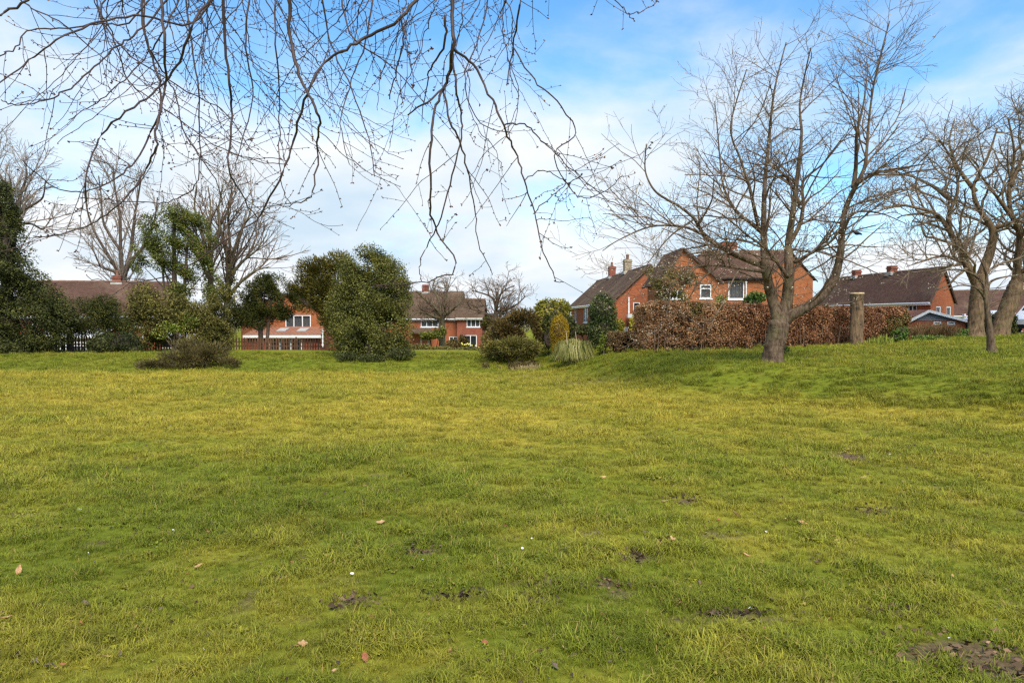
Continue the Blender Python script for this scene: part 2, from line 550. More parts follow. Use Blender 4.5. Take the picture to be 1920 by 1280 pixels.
def height(x, y, fine=True):
    x = np.asarray(x, float); y = np.asarray(y, float)
    w = bank_weight(x, y)
    zf = -0.026 * np.clip(y, 0, 36)
    zf = zf + 0.44 * smooth(33.5, 40.5, y + 1.2 * (noise2(x * 0.15, y * 0.15, 3) - 0.5))
    zp = np.clip(0.064 + 0.018 * x, -0.05, 0.62)
    z = zf * (1 - w) + zp * w
    y0 = np.interp(x, [-40, -3, 2, 18, 22, 60], [49, 49, 41, 41, 50, 50])
    fall = smooth(0, 9, y - y0)
    zl = np.interp(x, [-40, 0, 8, 20, 24, 60], [-2.7, -3.0, -1.5, -1.0, -0.3, 0.2])
    z = z * (1 - fall) + zl * fall
    if fine:
        near = 1 - smooth(30, 60, np.hypot(x, y))
        z = z + near * (0.10 * (fbm(x * 0.45, y * 0.45, 11) - 0.5) + 0.045 * (fbm(x * 2.1, y * 2.1, 12) - 0.5))
    return z


def ground(px, py, lo=2.0, hi=70.0):
    """point of the ground seen at a pixel"""
    prev = None
    for D in np.geomspace(lo, hi, 600):
        p = P(px, py, D)
        if p[2] <= height(p[0], p[1]):
            return np.array((p[0], p[1], float(height(p[0], p[1]))))
    return P(px, py, hi)


def on(x, y):
    return np.array((x, y, float(height(x, y))))


def foot(px, D):
    """ground point under pixel column px at distance D"""
    return on((px - 960) / F * D, D)


# bare, trampled earth: (pixel x, pixel y, half width m, half depth m)
DIRT = []
for (px, py, a, b) in ((1578, 856, 0.38, 0.30), (1668, 856, 0.1, 0.08), (1795, 1228, 0.26, 0.13), (1890, 1262, 0.22, 0.10), (1040, 1100, 0.10, 0.06),
                       (1005, 1130, 0.09, 0.05), (1130, 1100, 0.09, 0.06), (1370, 1155, 0.13, 0.03), (1190, 1045, 0.12, 0.07), (860, 1120, 0.12, 0.05),
                       (660, 1130, 0.10, 0.05), (775, 1035, 0.14, 0.07), (700, 1030, 0.08, 0.05), (520, 1085, 0.07, 0.05), (1250, 1020, 0.12, 0.06),
                       (1640, 960, 0.15, 0.08), (1290, 940, 0.12, 0.08), (1690, 1150, 0.12, 0.04), (1080, 718, 1.4, 1.3), (985, 706, 1.2, 1.2)):
    g = ground(px, py)
    k = 1.0 if a > 1 else 1.1
    DIRT.append((g[0], g[1], a * k, b * k * 1.25, 0.45 if a > 1 else 1.0))


def dirt_at(x, y):
    x = np.asarray(x, float); y = np.asarray(y, float)
    d = np.zeros(np.broadcast(x, y).shape)
    wob = 0.9 * (fbm(x * 9, y * 9, 31) - 0.5)
    for cx, cy, a, b, s in DIRT:
        q = np.hypot((x - cx) / a, (y - cy) / b)
        d = np.maximum(d, s * (1 - smooth(0.55, 1.25, q + wob)))
    sp = fbm(x * 3.1, y * 3.1, 41)                # scattered scuffs
    d = np.maximum(d, 0.7 * smooth(0.73, 0.80, sp) * (1 - smooth(14, 26, y)))
    return d


def grass_color(x, y):
    x = np.asarray(x, float); y = np.asarray(y, float)
    w = bank_weight(x, y)
    a = fbm(x * 0.33, y * 0.33, 21)
    b = fbm(x * 1.6, y * 1.6, 22)
    c = fbm(x * 5.0, y * 5.0, 23)
    yl = 0.10 + 0.55 * (a - 0.5) * 1.6 + 0.8 * (b - 0.5) + 0.6 * (c - 0.5)
    yl = yl + 0.46 * smooth(4.5, 16, y) * (1 - w) - 0.06 * w
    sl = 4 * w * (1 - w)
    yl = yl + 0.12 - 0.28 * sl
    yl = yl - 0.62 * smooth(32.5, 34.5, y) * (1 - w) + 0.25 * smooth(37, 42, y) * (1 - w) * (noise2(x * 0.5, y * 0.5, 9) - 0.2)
    yl = np.clip(yl, 0, 1)[..., None]
    dk = np.clip(fbm(x * 3.2, y * 3.2, 24) * 2.2 - 0.95 + 0.35 * sl + 0.35 * smooth(32.5, 35, y) * (1 - w), 0, 1)[..., None]  # tuft shadows painted as dark mottling; bank grass darkened as well
    G = np.array((0.182, 0.208, 0.019))
    Y = np.array((0.415, 0.330, 0.042))
    K = np.array((0.090, 0.108, 0.009))
    col = G * (1 - yl) + Y * yl
    col = col * (1 - 0.5 * dk) + K * 0.5 * dk
    return col


def build_ground():
    def axis(fine_lo, fine_hi, step, lo, hi, grow):
        a = list(np.arange(fine_lo, fine_hi + 1e-6, step))
        s = step
        while a[-1] < hi:
            s *= grow; a.append(a[-1] + s)
        s = step
        while a[0] > lo:
            s *= grow; a.insert(0, a[0] - s)
        return np.array(a)
    xs = axis(-6, 8, 0.11, -700, 700, 1.055)
    ys = axis(2.4, 12, 0.09, -120, 1500, 1.035)
    X, Y = np.meshgrid(xs, ys)
    Z = height(X, Y)
    nx, ny = len(xs), len(ys)
    v = np.stack([X, Y, Z], -1).reshape(-1, 3)
    i = np.arange(nx * ny).reshape(ny, nx)
    q = np.stack([i[:-1, :-1], i[:-1, 1:], i[1:, 1:], i[1:, :-1]], -1).reshape(-1, 4)
    me = bpy.data.meshes.new('ground')
    me.vertices.add(len(v)); me.vertices.foreach_set('co', v.astype(np.float32).ravel())
    me.loops.add(q.size); me.loops.foreach_set('vertex_index', q.astype(np.int32).ravel())
    me.polygons.add(len(q))
    me.polygons.foreach_set('loop_start', np.arange(0, q.size, 4, dtype=np.int32))
    me.polygons.foreach_set('loop_total', np.full(len(q), 4, np.int32))
    me.update(calc_edges=True)
    c = grass_color(X.ravel(), Y.ravel())
    d = dirt_at(X.ravel(), Y.ravel())
    at = me.color_attributes.new('sward', 'FLOAT_COLOR', 'POINT')
    at.data.foreach_set('color', np.concatenate([c, np.ones((len(c), 1))], 1).astype(np.float32).ravel())
    at = me.attributes.new('earth', 'FLOAT', 'POINT')
    at.data.foreach_set('value', d.astype(np.float32))
    m, nt, b = new_mat('meadow')
    N, L = nt.nodes, nt.links
    ac = N.new('ShaderNodeAttribute'); ac.attribute_name = 'sward'
    ae = N.new('ShaderNodeAttribute'); ae.attribute_name = 'earth'
    geo = N.new('ShaderNodeNewGeometry')
    n = N.new('ShaderNodeTexNoise'); n.inputs['Scale'].default_value = 7; n.inputs['Detail'].default_value = 9
    n.inputs['Roughness'].default_value = 0.75
    L.new(geo.outputs['Position'], n.inputs['Vector'])
    mr = N.new('ShaderNodeMapRange'); mr.inputs['From Min'].default_value = 0.3; mr.inputs['From Max'].default_value = 0.7
    mr.inputs['To Min'].default_value = 0.62; mr.inputs['To Max'].default_value = 1.12
    L.new(n.outputs['Fac'], mr.inputs['Value'])
    sc_ = N.new('ShaderNodeMix'); sc_.data_type = 'RGBA'; sc_.blend_type = 'MULTIPLY'; sc_.inputs[0].default_value = 1
    L.new(ac.outputs['Color'], sc_.inputs[6]); L.new(mr.outputs[0], sc_.inputs[7])
    soil = N.new('ShaderNodeMix'); soil.data_type = 'RGBA'
    soil.inputs[6].default_value = (0.06, 0.038, 0.024, 1); soil.inputs[7].default_value = (0.22, 0.15, 0.085, 1)
    n2 = N.new('ShaderNodeTexNoise'); n2.inputs['Scale'].default_value = 28; n2.inputs['Detail'].default_value = 6
    L.new(geo.outputs['Position'], n2.inputs['Vector']); L.new(n2.outputs['Fac'], soil.inputs[0])
    mx = N.new('ShaderNodeMix'); mx.data_type = 'RGBA'
    L.new(ae.outputs['Fac'], mx.inputs[0]); L.new(sc_.outputs[2], mx.inputs[6]); L.new(soil.outputs[2], mx.inputs[7])
    L.new(mx.outputs[2], b.inputs['Base Color'])
    b.inputs['Roughness'].default_value = 0.95
    b.inputs['Specular IOR Level'].default_value = 0.05
    bp = N.new('ShaderNodeBump'); bp.inputs['Strength'].default_value = 0.6; bp.inputs['Distance'].default_value = 0.05
    L.new(n.outputs['Fac'], bp.inputs['Height']); L.new(bp.outputs[0], b.inputs['Normal'])
    o = link_mesh('ground', me, m, None, True)
    tag(o, 'sloping green meadow with a grassy bank around it', 'ground', kind='structure')


build_ground()


# ------------------------------------------------------------------ plants: branches
def spline(pts, per=6):
    pts = np.asarray(pts, float)
    if len(pts) < 3:
        t = np.linspace(0, 1, per + 1)[:, None]
        return pts[0] * (1 - t) + pts[-1] * t
    p = np.vstack([2 * pts[0] - pts[1], pts, 2 * pts[-1] - pts[-2]])
    out = []
    for i in range(1, len(p) - 2):
        a, b, c, d = p[i - 1], p[i], p[i + 1], p[i + 2]
        for t in np.arange(per) / per:
            out.append(0.5 * ((2 * b) + (c - a) * t + (2 * a - 5 * b + 4 * c - d) * t * t + (3 * b - a - 3 * c + d) * t ** 3))
    out.append(pts[-1])
    return np.array(out)


def perp(d):
    v = RNG.normal(size=3)
    v -= v.dot(d) * d
    return v / (np.linalg.norm(v) + 1e-9)


def shoot(p, d, L, r0, r1, seg, wander, trop, curl=0.0):
    """one wandering shoot; trop bends it up (+) or down (-), curl bends it up towards its tip"""
    n = max(3, int(L / seg) + 1)
    pts = [np.array(p, float)]
    d = np.array(d, float) / np.linalg.norm(d)
    st = L / n
    for i in range(n):
        d = d + RNG.normal(size=3) * wander + np.array((0, 0, trop + curl * (i / n)))
        d /= np.linalg.norm(d)
        pts.append(pts[-1] + d * st)
    return np.array(pts), np.linspace(r0, r1, n + 1)


def ramify(lines, out, levels, rmin, bud=None, budsize=0.03):
    """lines: [(pts, radii)]; levels: list of dicts; adds shoots from each line, then from those shoots"""
    cur = lines
    for lv in levels:
        nxt = []
        for pts, rad in cur:
            seg = np.linalg.norm(np.diff(pts, axis=0), axis=1)
            cum = np.concatenate([[0], np.cumsum(seg)])
            tot = cum[-1]
            k = RNG.poisson(tot * lv['per'])
            k = max(k, lv.get('least', 0))
            for _ in range(k):
                s = RNG.uniform(lv['from'], 1.0) * tot
                i = min(int(np.searchsorted(cum, s)), len(pts) - 1)
                i = max(i, 1)
                t = (s - cum[i - 1]) / (seg[i - 1] + 1e-9)
                p = pts[i - 1] * (1 - t) + pts[i] * t
                r = rad[i - 1] * (1 - t) + rad[i] * t
                d0 = pts[i] - pts[i - 1]
                d0 /= np.linalg.norm(d0) + 1e-9
                ang = R(RNG.uniform(*lv['ang']))
                d = d0 * math.cos(ang) + perp(d0) * math.sin(ang)
                if d[2] < -0.05 and RNG.random() < lv.get('rise', 0.6):
                    d[2] *= -0.6
                L_ = RNG.uniform(*lv['len']) * (1.15 - 0.55 * s / tot)
                rr = max(min(r * 0.65, lv['r']), rmin)
                q = shoot(p, d, L_, rr, max(rr * 0.45, rmin), lv['seg'], lv['wander'], lv['trop'], lv.get('curl', 0))
                nxt.append(q)
        out.extend(nxt)
        cur = nxt
    if bud is not None:
        for pts, rad in cur:
            for i in range(1, len(pts)):
                if RNG.random() < bud[1]:
                    bud[0].append((pts[i], pts[i] - pts[i - 1]))


def lines_obj(name, lines, mat, parent, big=0.03):
    mb = MB()
    for pts, rad in lines:
        mx = float(np.max(rad))
        mb.tube(pts, rad, 8 if mx > 0.12 else (6 if mx > big else (4 if mx > big * 0.4 else 3)), cap=mx > big)
    return mb.build(name, mat, parent, True)


def buds_obj(name, buds, mat, parent, size):
    """small pointed buds, six-cornered"""
    V, Fc = [], []
    base = np.array([(0, 0, 0), (1, 0, 0.4), (-0.5, 0.87, 0.4), (-0.5, -0.87, 0.4), (0, 0, 1)])
    tri = [(0, 2, 1), (0, 3, 2), (0, 1, 3), (4, 1, 2), (4, 2, 3), (4, 3, 1)]
    mb = MB()
    for p, d in buds:
        d = d / (np.linalg.norm(d) + 1e-9)
        d = d + RNG.normal(size=3) * 0.5
        d /= np.linalg.norm(d)
        a = perp(d); b = np.cross(d, a)
        s = size * RNG.uniform(0.6, 1.4)
        v = p + (base[:, :1] * a + base[:, 1:2] * b) * s * 0.32 + base[:, 2:] * d * s
        mb.add(v, tri)
    return mb.build(name, mat, parent)


def px_line(pts, D0, D1=None, per=5, wob=0.0):
    """line traced as pixels, running from distance D0 to D1"""
    D1 = D0 if D1 is None else D1
    n = len(pts)
    out = []
    for i, (x, y) in enumerate(pts):
        D = D0 + (D1 - D0) * i / max(1, n - 1) + (RNG.normal() * wob if i else 0)
        out.append(P(x, y, D))
    return spline(out, per)


# ------------------------------------------------------------------ plants: leaves
def leaf_cloud(name, lobes, n, size, mat, parent, aspect=0.55, mode='random', shell=0.5, gaps=0.35, gscale=1.6, floor=None, seed=0, kind=None, up=0.0):
    """many leaf-sized diamonds spread through the lobes' volume; lobes = (cx, cy, cz, rx, ry, rz)"""
    rg = np.random.default_rng(seed + 101)
    lobes = np.array(lobes, float)
    area = (lobes[:, 3] * lobes[:, 4] + lobes[:, 3] * lobes[:, 5] + lobes[:, 4] * lobes[:, 5])
    k = rg.choice(len(lobes), size=int(n * 1.8), p=area / area.sum())
    d = rg.normal(size=(len(k), 3)); d /= np.linalg.norm(d, axis=1)[:, None]
    rr = 1 - shell * rg.random(len(k)) ** 1.6
    rr = rr * (1 + 0.10 * rg.normal(size=len(k)))
    L_ = lobes[k]
    p = L_[:, :3] + d * L_[:, 3:] * rr[:, None]
    g = noise2(p[:, 0] * gscale + p[:, 2] * 0.7, p[:, 2] * gscale + p[:, 1] * 0.9, 50 + seed)
    keep = g > gaps * (0.6 + 0.8 * rg.random(len(k)))
    if floor is not None:
        keep &= p[:, 2] > floor
    p, d = p[keep][:n], d[keep][:n]
    m = len(p)
    s = size * rg.uniform(0.6, 1.4, m)
    rnd = rg.normal(size=(m, 3)); rnd /= np.linalg.norm(rnd, axis=1)[:, None]
    if mode == 'random':
        ax = rnd + 0.3 * d
    elif mode == 'droop':
        ax = d * np.array((1, 1, 0.3)) + np.array((0, 0, -0.35)) + 0.45 * rnd
    elif mode == 'out':
        ax = d + 0.5 * rnd + np.array((0, 0, up))
    elif mode == 'up':
        ax = np.array((0, 0, 1.0)) + 0.5 * d + 0.45 * rnd
    else:
        ax = rnd
    ax /= np.linalg.norm(ax, axis=1)[:, None]
    sd = np.cross(ax, rg.normal(size=(m, 3)) + 0.4 * d)
    sd /= np.linalg.norm(sd, axis=1)[:, None] + 1e-9
    nn = np.cross(ax, sd)
    s = s[:, None]
    a = p - ax * s * 0.5
    b = p + sd * s * aspect * 0.5 + nn * s * 0.10
    c = p + ax * s * 0.5
    e = p - sd * s * aspect * 0.5 + nn * s * 0.10
    v = np.stack([a, b, c, e], 1).reshape(-1, 3)
    me = raw_mesh(name, v, 4)
    o = link_mesh(name, me, mat, parent)
    if kind: o['kind'] = kind
    return o


def px_lobe(px, py, D, rx, ry, rd=None):
    """ellipsoid lobe with pixel centre and pixel radii"""
    c = P(px, py, D)
    k = D / F
    return (c[0], c[1], c[2], rx * k, (rd if rd else rx) * k, ry * k)


def blob(mb, lobe, k=0.8, nu=12, nv=8):
    cx, cy, cz, rx, ry, rz = lobe
    v, f = [], []
    for j in range(nv + 1):
        th = math.pi * j / nv
        for i in range(nu):
            ph = 2 * math.pi * i / nu
            w = k * (1 + 0.08 * math.sin(3 * ph + 5 * th))
            v.append((cx + rx * w * math.sin(th) * math.cos(ph), cy + ry * w * math.sin(th) * math.sin(ph), cz + rz * w * math.cos(th)))
    for j in range(nv):
        for i in range(nu):
            i2 = (i + 1) % nu
            f.append((j * nu + i, (j + 1) * nu + i, (j + 1) * nu + i2, j * nu + i2))
    mb.add(v, f)


def shrub(name, label, cat, lobes, n, size, mat, core=True, group=None, stems=3, **kw):
    """evergreen or clipped shrub: foliage, a woody core where it is dense, stems down to the ground"""
    lb = np.array(lobes, float)
    cx, cy = lb[:, 0].mean(), lb[:, 1].mean()
    g = on(cx, cy)
    root = empty(name, g, label, cat, group)
    leaf_cloud('foliage', lobes, n, size, mat, root, **kw)
    st = MB()
    for k in range(stems):
        l = lobes[k % len(lobes)]
        b = np.array((cx + RNG.normal() * 0.12, cy + RNG.normal() * 0.12, g[2] - 0.1))
        b[2] = float(height(b[0], b[1])) - 0.05
        t = np.array((l[0], l[1], l[2] + 0.3 * l[5]))
        st.tube(spline([b, (b + t) / 2 + RNG.normal(size=3) * 0.05, t], 4), np.linspace(0.05, 0.02, 9), 5)
    st.build('stem', M['bark_dark'], root, True)
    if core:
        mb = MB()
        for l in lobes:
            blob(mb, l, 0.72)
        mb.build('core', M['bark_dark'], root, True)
    return root


# ------------------------------------------------------------------ houses
def wall_panel(mb, A, B, z0, z1, openings, depth=0.11):
    """wall from A to B (left to right seen from outside) with real openings and reveals"""
    A = np.array(A, float); B = np.array(B, float)
    L_ = np.linalg.norm(B - A)
    u = (B - A) / L_
    n = np.array((u[1], -u[0]))

    def W(s, z, k=0.0):
        q = A + u * s + n * k
        return (q[0], q[1], z)
    us = sorted({0.0, L_} | {o[0] for o in openings} | {o[1] for o in openings})
    zs = sorted({z0, z1} | {o[2] for o in openings} | {o[3] for o in openings})
    for i in range(len(us) - 1):
        for j in range(len(zs) - 1):
            um, zm = (us[i] + us[i + 1]) / 2, (zs[j] + zs[j + 1]) / 2
            if any(o[0] < um < o[1] and o[2] < zm < o[3] for o in openings):
                continue
            mb.add([W(us[i], zs[j]), W(us[i + 1], zs[j]), W(us[i + 1], zs[j + 1]), W(us[i], zs[j + 1])], [(0, 1, 2, 3)])
    for a, b, c, d in openings:
        k = -depth
        for p, q in (((a, c), (b, c)), ((b, c), (b, d)), ((b, d), (a, d)), ((a, d), (a, c))):
            mb.add([W(*p), W(*q), W(q[0], q[1], k), W(p[0], p[1], k)], [(0, 1, 2, 3)])


def bar(mb, A, u, n, s0, s1, z0, z1, k0, k1):
    """box on a wall: along u from s0 to s1, up from z0 to z1, outwards from k0 to k1"""
    p = []
    for z in (z0, z1):
        for s, k in ((s0, k1), (s1, k1), (s1, k0), (s0, k0)):
            q = A + u * s + n * k
            p.append((q[0], q[1], z))
    mb.hexa(p)


def window(root, A, B, o, panes=2, inside='curtain', transom=False, kind='window', sill=True):
    """window unit in an opening o = (s0, s1, z0, z1) of the wall A-B"""
    A = np.array(A, float); B = np.array(B, float)
    u = (B - A) / np.linalg.norm(B - A)
    n = np.array((u[1], -u[0]))
    s0, s1, z0, z1 = o
    f = 0.075
    mb = MB()
    bar(mb, A, u, n, s0 + 0.003, s1 - 0.003, z0 + 0.003, z0 + f, -0.095, -0.015)
    bar(mb, A, u, n, s0 + 0.003, s1 - 0.003, z1 - f, z1 - 0.003, -0.095, -0.015)
    cells = np.linspace(s0 + 0.003, s1 - 0.003, panes + 1)
    for i, c in enumerate(cells):
        a = c - f / 2 if 0 < i < panes else (c if i == 0 else c - f)
        bar(mb, A, u, n, a, a + f, z0 + f, z1 - f, -0.092, -0.018)
    zt = z1 - (z1 - z0) * 0.3
    if transom:
        bar(mb, A, u, n, s0 + f, s1 - f, zt - 0.03, zt + 0.03, -0.089, -0.021)
    w = mb.build(kind, M['white'], root)
    if sill:
        sb = MB()
        bar(sb, A, u, n, s0 - 0.06, s1 + 0.06, z0 - 0.07, z0 + 0.001, -0.09, 0.06)
        sb.build('sill', M['white'], w)
    for i in range(panes):
        pb = MB()
        bar(pb, A, u, n, cells[i] + f / 2 + 0.002, cells[i + 1] - f / 2 - 0.002, z0 + f, z1 - f, -0.066, -0.060)
        pb.build('pane', M['glass'], w)
    cb = MB()
    if inside == 'curtain':                       # gathered net curtain
        cs = np.linspace(s0, s1, 8 * panes + 1)
        for i in range(len(cs) - 1):
            k = -0.16 - (0.03 if i % 2 else 0.0)
            bar(cb, A, u, n, cs[i], cs[i + 1], z0, z1, k - 0.01, k)
        cb.build('curtain', M['curtain'], w)
    else:
        bar(cb, A, u, n, s0 - 0.05, s1 + 0.05, z0 - 0.05, z1 + 0.05, -0.62, -0.6)  # dark board behind the glass; the room's shade is in its colour
        cb.build('room_shade', M['room_shade'], w)
    return w


def slope(mb, a, b, c, d, th=0.09):
    """roof slab: a-b lower edge, c-d upper edge (d above a)"""
    a, b, c, d = (np.array(v, float) for v in (a, b, c, d))
    n = np.cross(b - a, d - a)
    n /= np.linalg.norm(n)
    if n[2] < 0: n = -n
    mb.hexa([v for v in (a, b, c, d)] + [v + n * th for v in (a, b, c, d)])


def house(name, label, A, B, E, z0, ze, zr, wall, roof, win_front=(), win_right=(), win_left=(), chimneys=(), apex=0.5, group=None, over=0.28, fascia=True, verge=0.14, trim='white'):
    """gabled house. A-B = front wall left to right as seen from outside, E = offset of the back wall, ridge above A-B + apex*E"""
    A = np.array(A, float); B = np.array(B, float); E = np.array(E, float)
    root = empty(name, (float((A + B)[0] / 2 + E[0] / 2), float((A + B)[1] / 2 + E[1] / 2), z0), label, 'house', group)
    C, D = B + E, A + E
    mb = MB()
    sides = [(A, B, win_front), (B, C, win_right), (C, D, ()), (D, A, win_left)]
    for p, q, ws in sides:
        wall_panel(mb, p, q, z0, ze, [w[0] for w in ws])
    ra, rb = A + E * apex, B + E * apex
    v3 = lambda q, z: (q[0], q[1], z)
    mb.add([v3(B, ze), v3(C, ze), v3(rb, zr - 0.02)], [(0, 1, 2)])
    mb.add([v3(D, ze), v3(A, ze), v3(ra, zr - 0.02)], [(0, 1, 2)])
    mb.build('wall', wall, root, uv=True)
    for p, q, ws in sides:
        for w in ws:
            window(root, p, q, *w)
    ud = (B - A) / np.linalg.norm(B - A)
    ed = E / np.linalg.norm(E)
    f = (zr - ze) / (np.linalg.norm(E) * apex)
    g = (zr - ze) / (np.linalg.norm(E) * (1 - apex))
    a1, b1 = A - ud * verge - ed * over, B + ud * verge - ed * over
    c1, d1 = C + ud * verge + ed * over, D - ud * verge + ed * over
    r1, r2 = ra - ud * verge, rb + ud * verge
    mb = MB()
    slope(mb, v3(a1, ze - f * over), v3(b1, ze - f * over), v3(r2, zr), v3(r1, zr))
    slope(mb, v3(c1, ze - g * over), v3(d1, ze - g * over), v3(r1, zr), v3(r2, zr))
    rf = mb.build('roof', roof, root, uv=True)
    rt = MB()
    n = max(4, int(np.linalg.norm(r2 - r1) / 0.45))
    for i in range(n):
        s, t = r1 + (r2 - r1) * i / n, r1 + (r2 - r1) * (i + 0.97) / n
        h = zr + 0.05 + RNG.normal() * 0.006
        rt.tube([v3(s, h), v3(t, h)], 0.12, 8)
    rt.build('ridge_tiles', M['ridge'], rf)
    if fascia:
        fb = MB()
        fz = ze - f * over
        nn = np.array((ud[1], -ud[0]))
        fb.add([], [])
        bar(fb, a1 - nn * 0.0, ud, nn, 0, float(np.linalg.norm(b1 - a1)), fz - 0.16, fz + 0.02, 0.004, 0.03)
        fb.build('fascia', M[trim], rf)
        gb = MB()
        gb.tube([v3(a1 + nn * 0.09, fz - 0.02), v3(b1 + nn * 0.09, fz - 0.02)], 0.055, 6)
        gb.build('gutter', M[trim], rf)
    for p, r, s, k in ((a1, r1, -1, f), (b1, r2, 1, f), (d1, r1, -1, g), (c1, r2, 1, g)):
        vb = MB()
        vb.tube([np.array(v3(p + ud * s * 0.02, ze - k * over - 0.05)), np.array(v3(r + ud * s * 0.02, zr - 0.05))], 0.055, 4)
        vb.build('verge', M['bark_dark'], rf)
    for t, w, h, pots, pale in chimneys:
        c = ra + (rb - ra) * t
        cb = MB()
        rz = math.atan2(ud[1], ud[0])
        cb.box((c[0], c[1], zr + h / 2 - 0.35), (w, w * 0.8, h + 0.7), rz)
        cb.box((c[0], c[1], zr + h - 0.10), (w + 0.10, w * 0.8 + 0.10, 0.10), rz)
        cb.box((c[0], c[1], zr + h + 0.04), (w + 0.02, w * 0.8 + 0.02, 0.08), rz)
        ch = cb.build('chimney', M['post'] if pale else M['brick_red'], rf, uv=True)
        lb = MB()
        lb.box((c[0], c[1], zr - 0.02), (w + 0.22, w * 0.8 + 0.22, 0.24), rz)
        lb.build('flashing', M['lead'], rf)
        for k in range(pots):
            pb = MB()
            o = ud * ((k - (pots - 1) / 2) * 0.28)
            z = zr + h + 0.07
            pb.tube([(c[0] + o[0], c[1] + o[1], z), (c[0] + o[0], c[1] + o[1], z + 0.3), (c[0] + o[0], c[1] + o[1], z + 0.34), (c[0] + o[0], c[1] + o[1], z + 0.42)],
                    [0.11, 0.095, 0.12, 0.11], 10)
            pb.build('chimney_pot', M['brick_red'], rf)
    return root


def aerial(root, p, h=1.1, rz=0.4):
    """rooftop television aerial: mast, boom and elements"""
    mb = MB()
    p = np.array(p, float)
    mb.tube([p, p + (0, 0, h)], 0.022, 5)
    d = np.array((math.cos(rz), math.sin(rz), 0)); e = np.array((-d[1], d[0], 0))
    t = p + (0, 0, h - 0.08)
    mb.tube([t - d * 0.35, t + d * 0.45], 0.014, 4)
    for k in range(6):
        c = t + d * (-0.3 + 0.14 * k)
        mb.tube([c - e * 0.2, c + e * 0.2], 0.009, 3)
    return mb.build('aerial', M['rim'], root)


def xy(px, D):
    return np.array(((px - 960) / F * D, D))


def zp(py, D):
    return float(P(960, py, D)[2])


def opening(A, B, px0, px1, zb, zt):
    """opening on wall A-B between two pixel columns"""
    A = np.array(A, float); B = np.array(B, float)

    def s_at(px):
        k = (px - 960) / F
        u = (B - A)
        t = (k * A[1] - A[0]) / (u[0] - k * u[1])
        return t * np.linalg.norm(u)
    a, b = sorted((float(s_at(px0)), float(s_at(px1))))
    L_ = np.linalg.norm(B - A)
    return (max(a, 0.1), min(b, L_ - 0.1), zb, zt)


def downpipe(root, px, D, y0, y1, r=0.045):
    mb = MB()
    a, b = P(px, y1, D), P(px, y0, D)
    mb.tube([a, b], r, 8)
    for t in (0.1, 0.55, 0.9):
        c = a + (b - a) * t
        mb.box(c, (0.14, 0.1, 0.05))
    return mb.build('downpipe', M['white'], root)


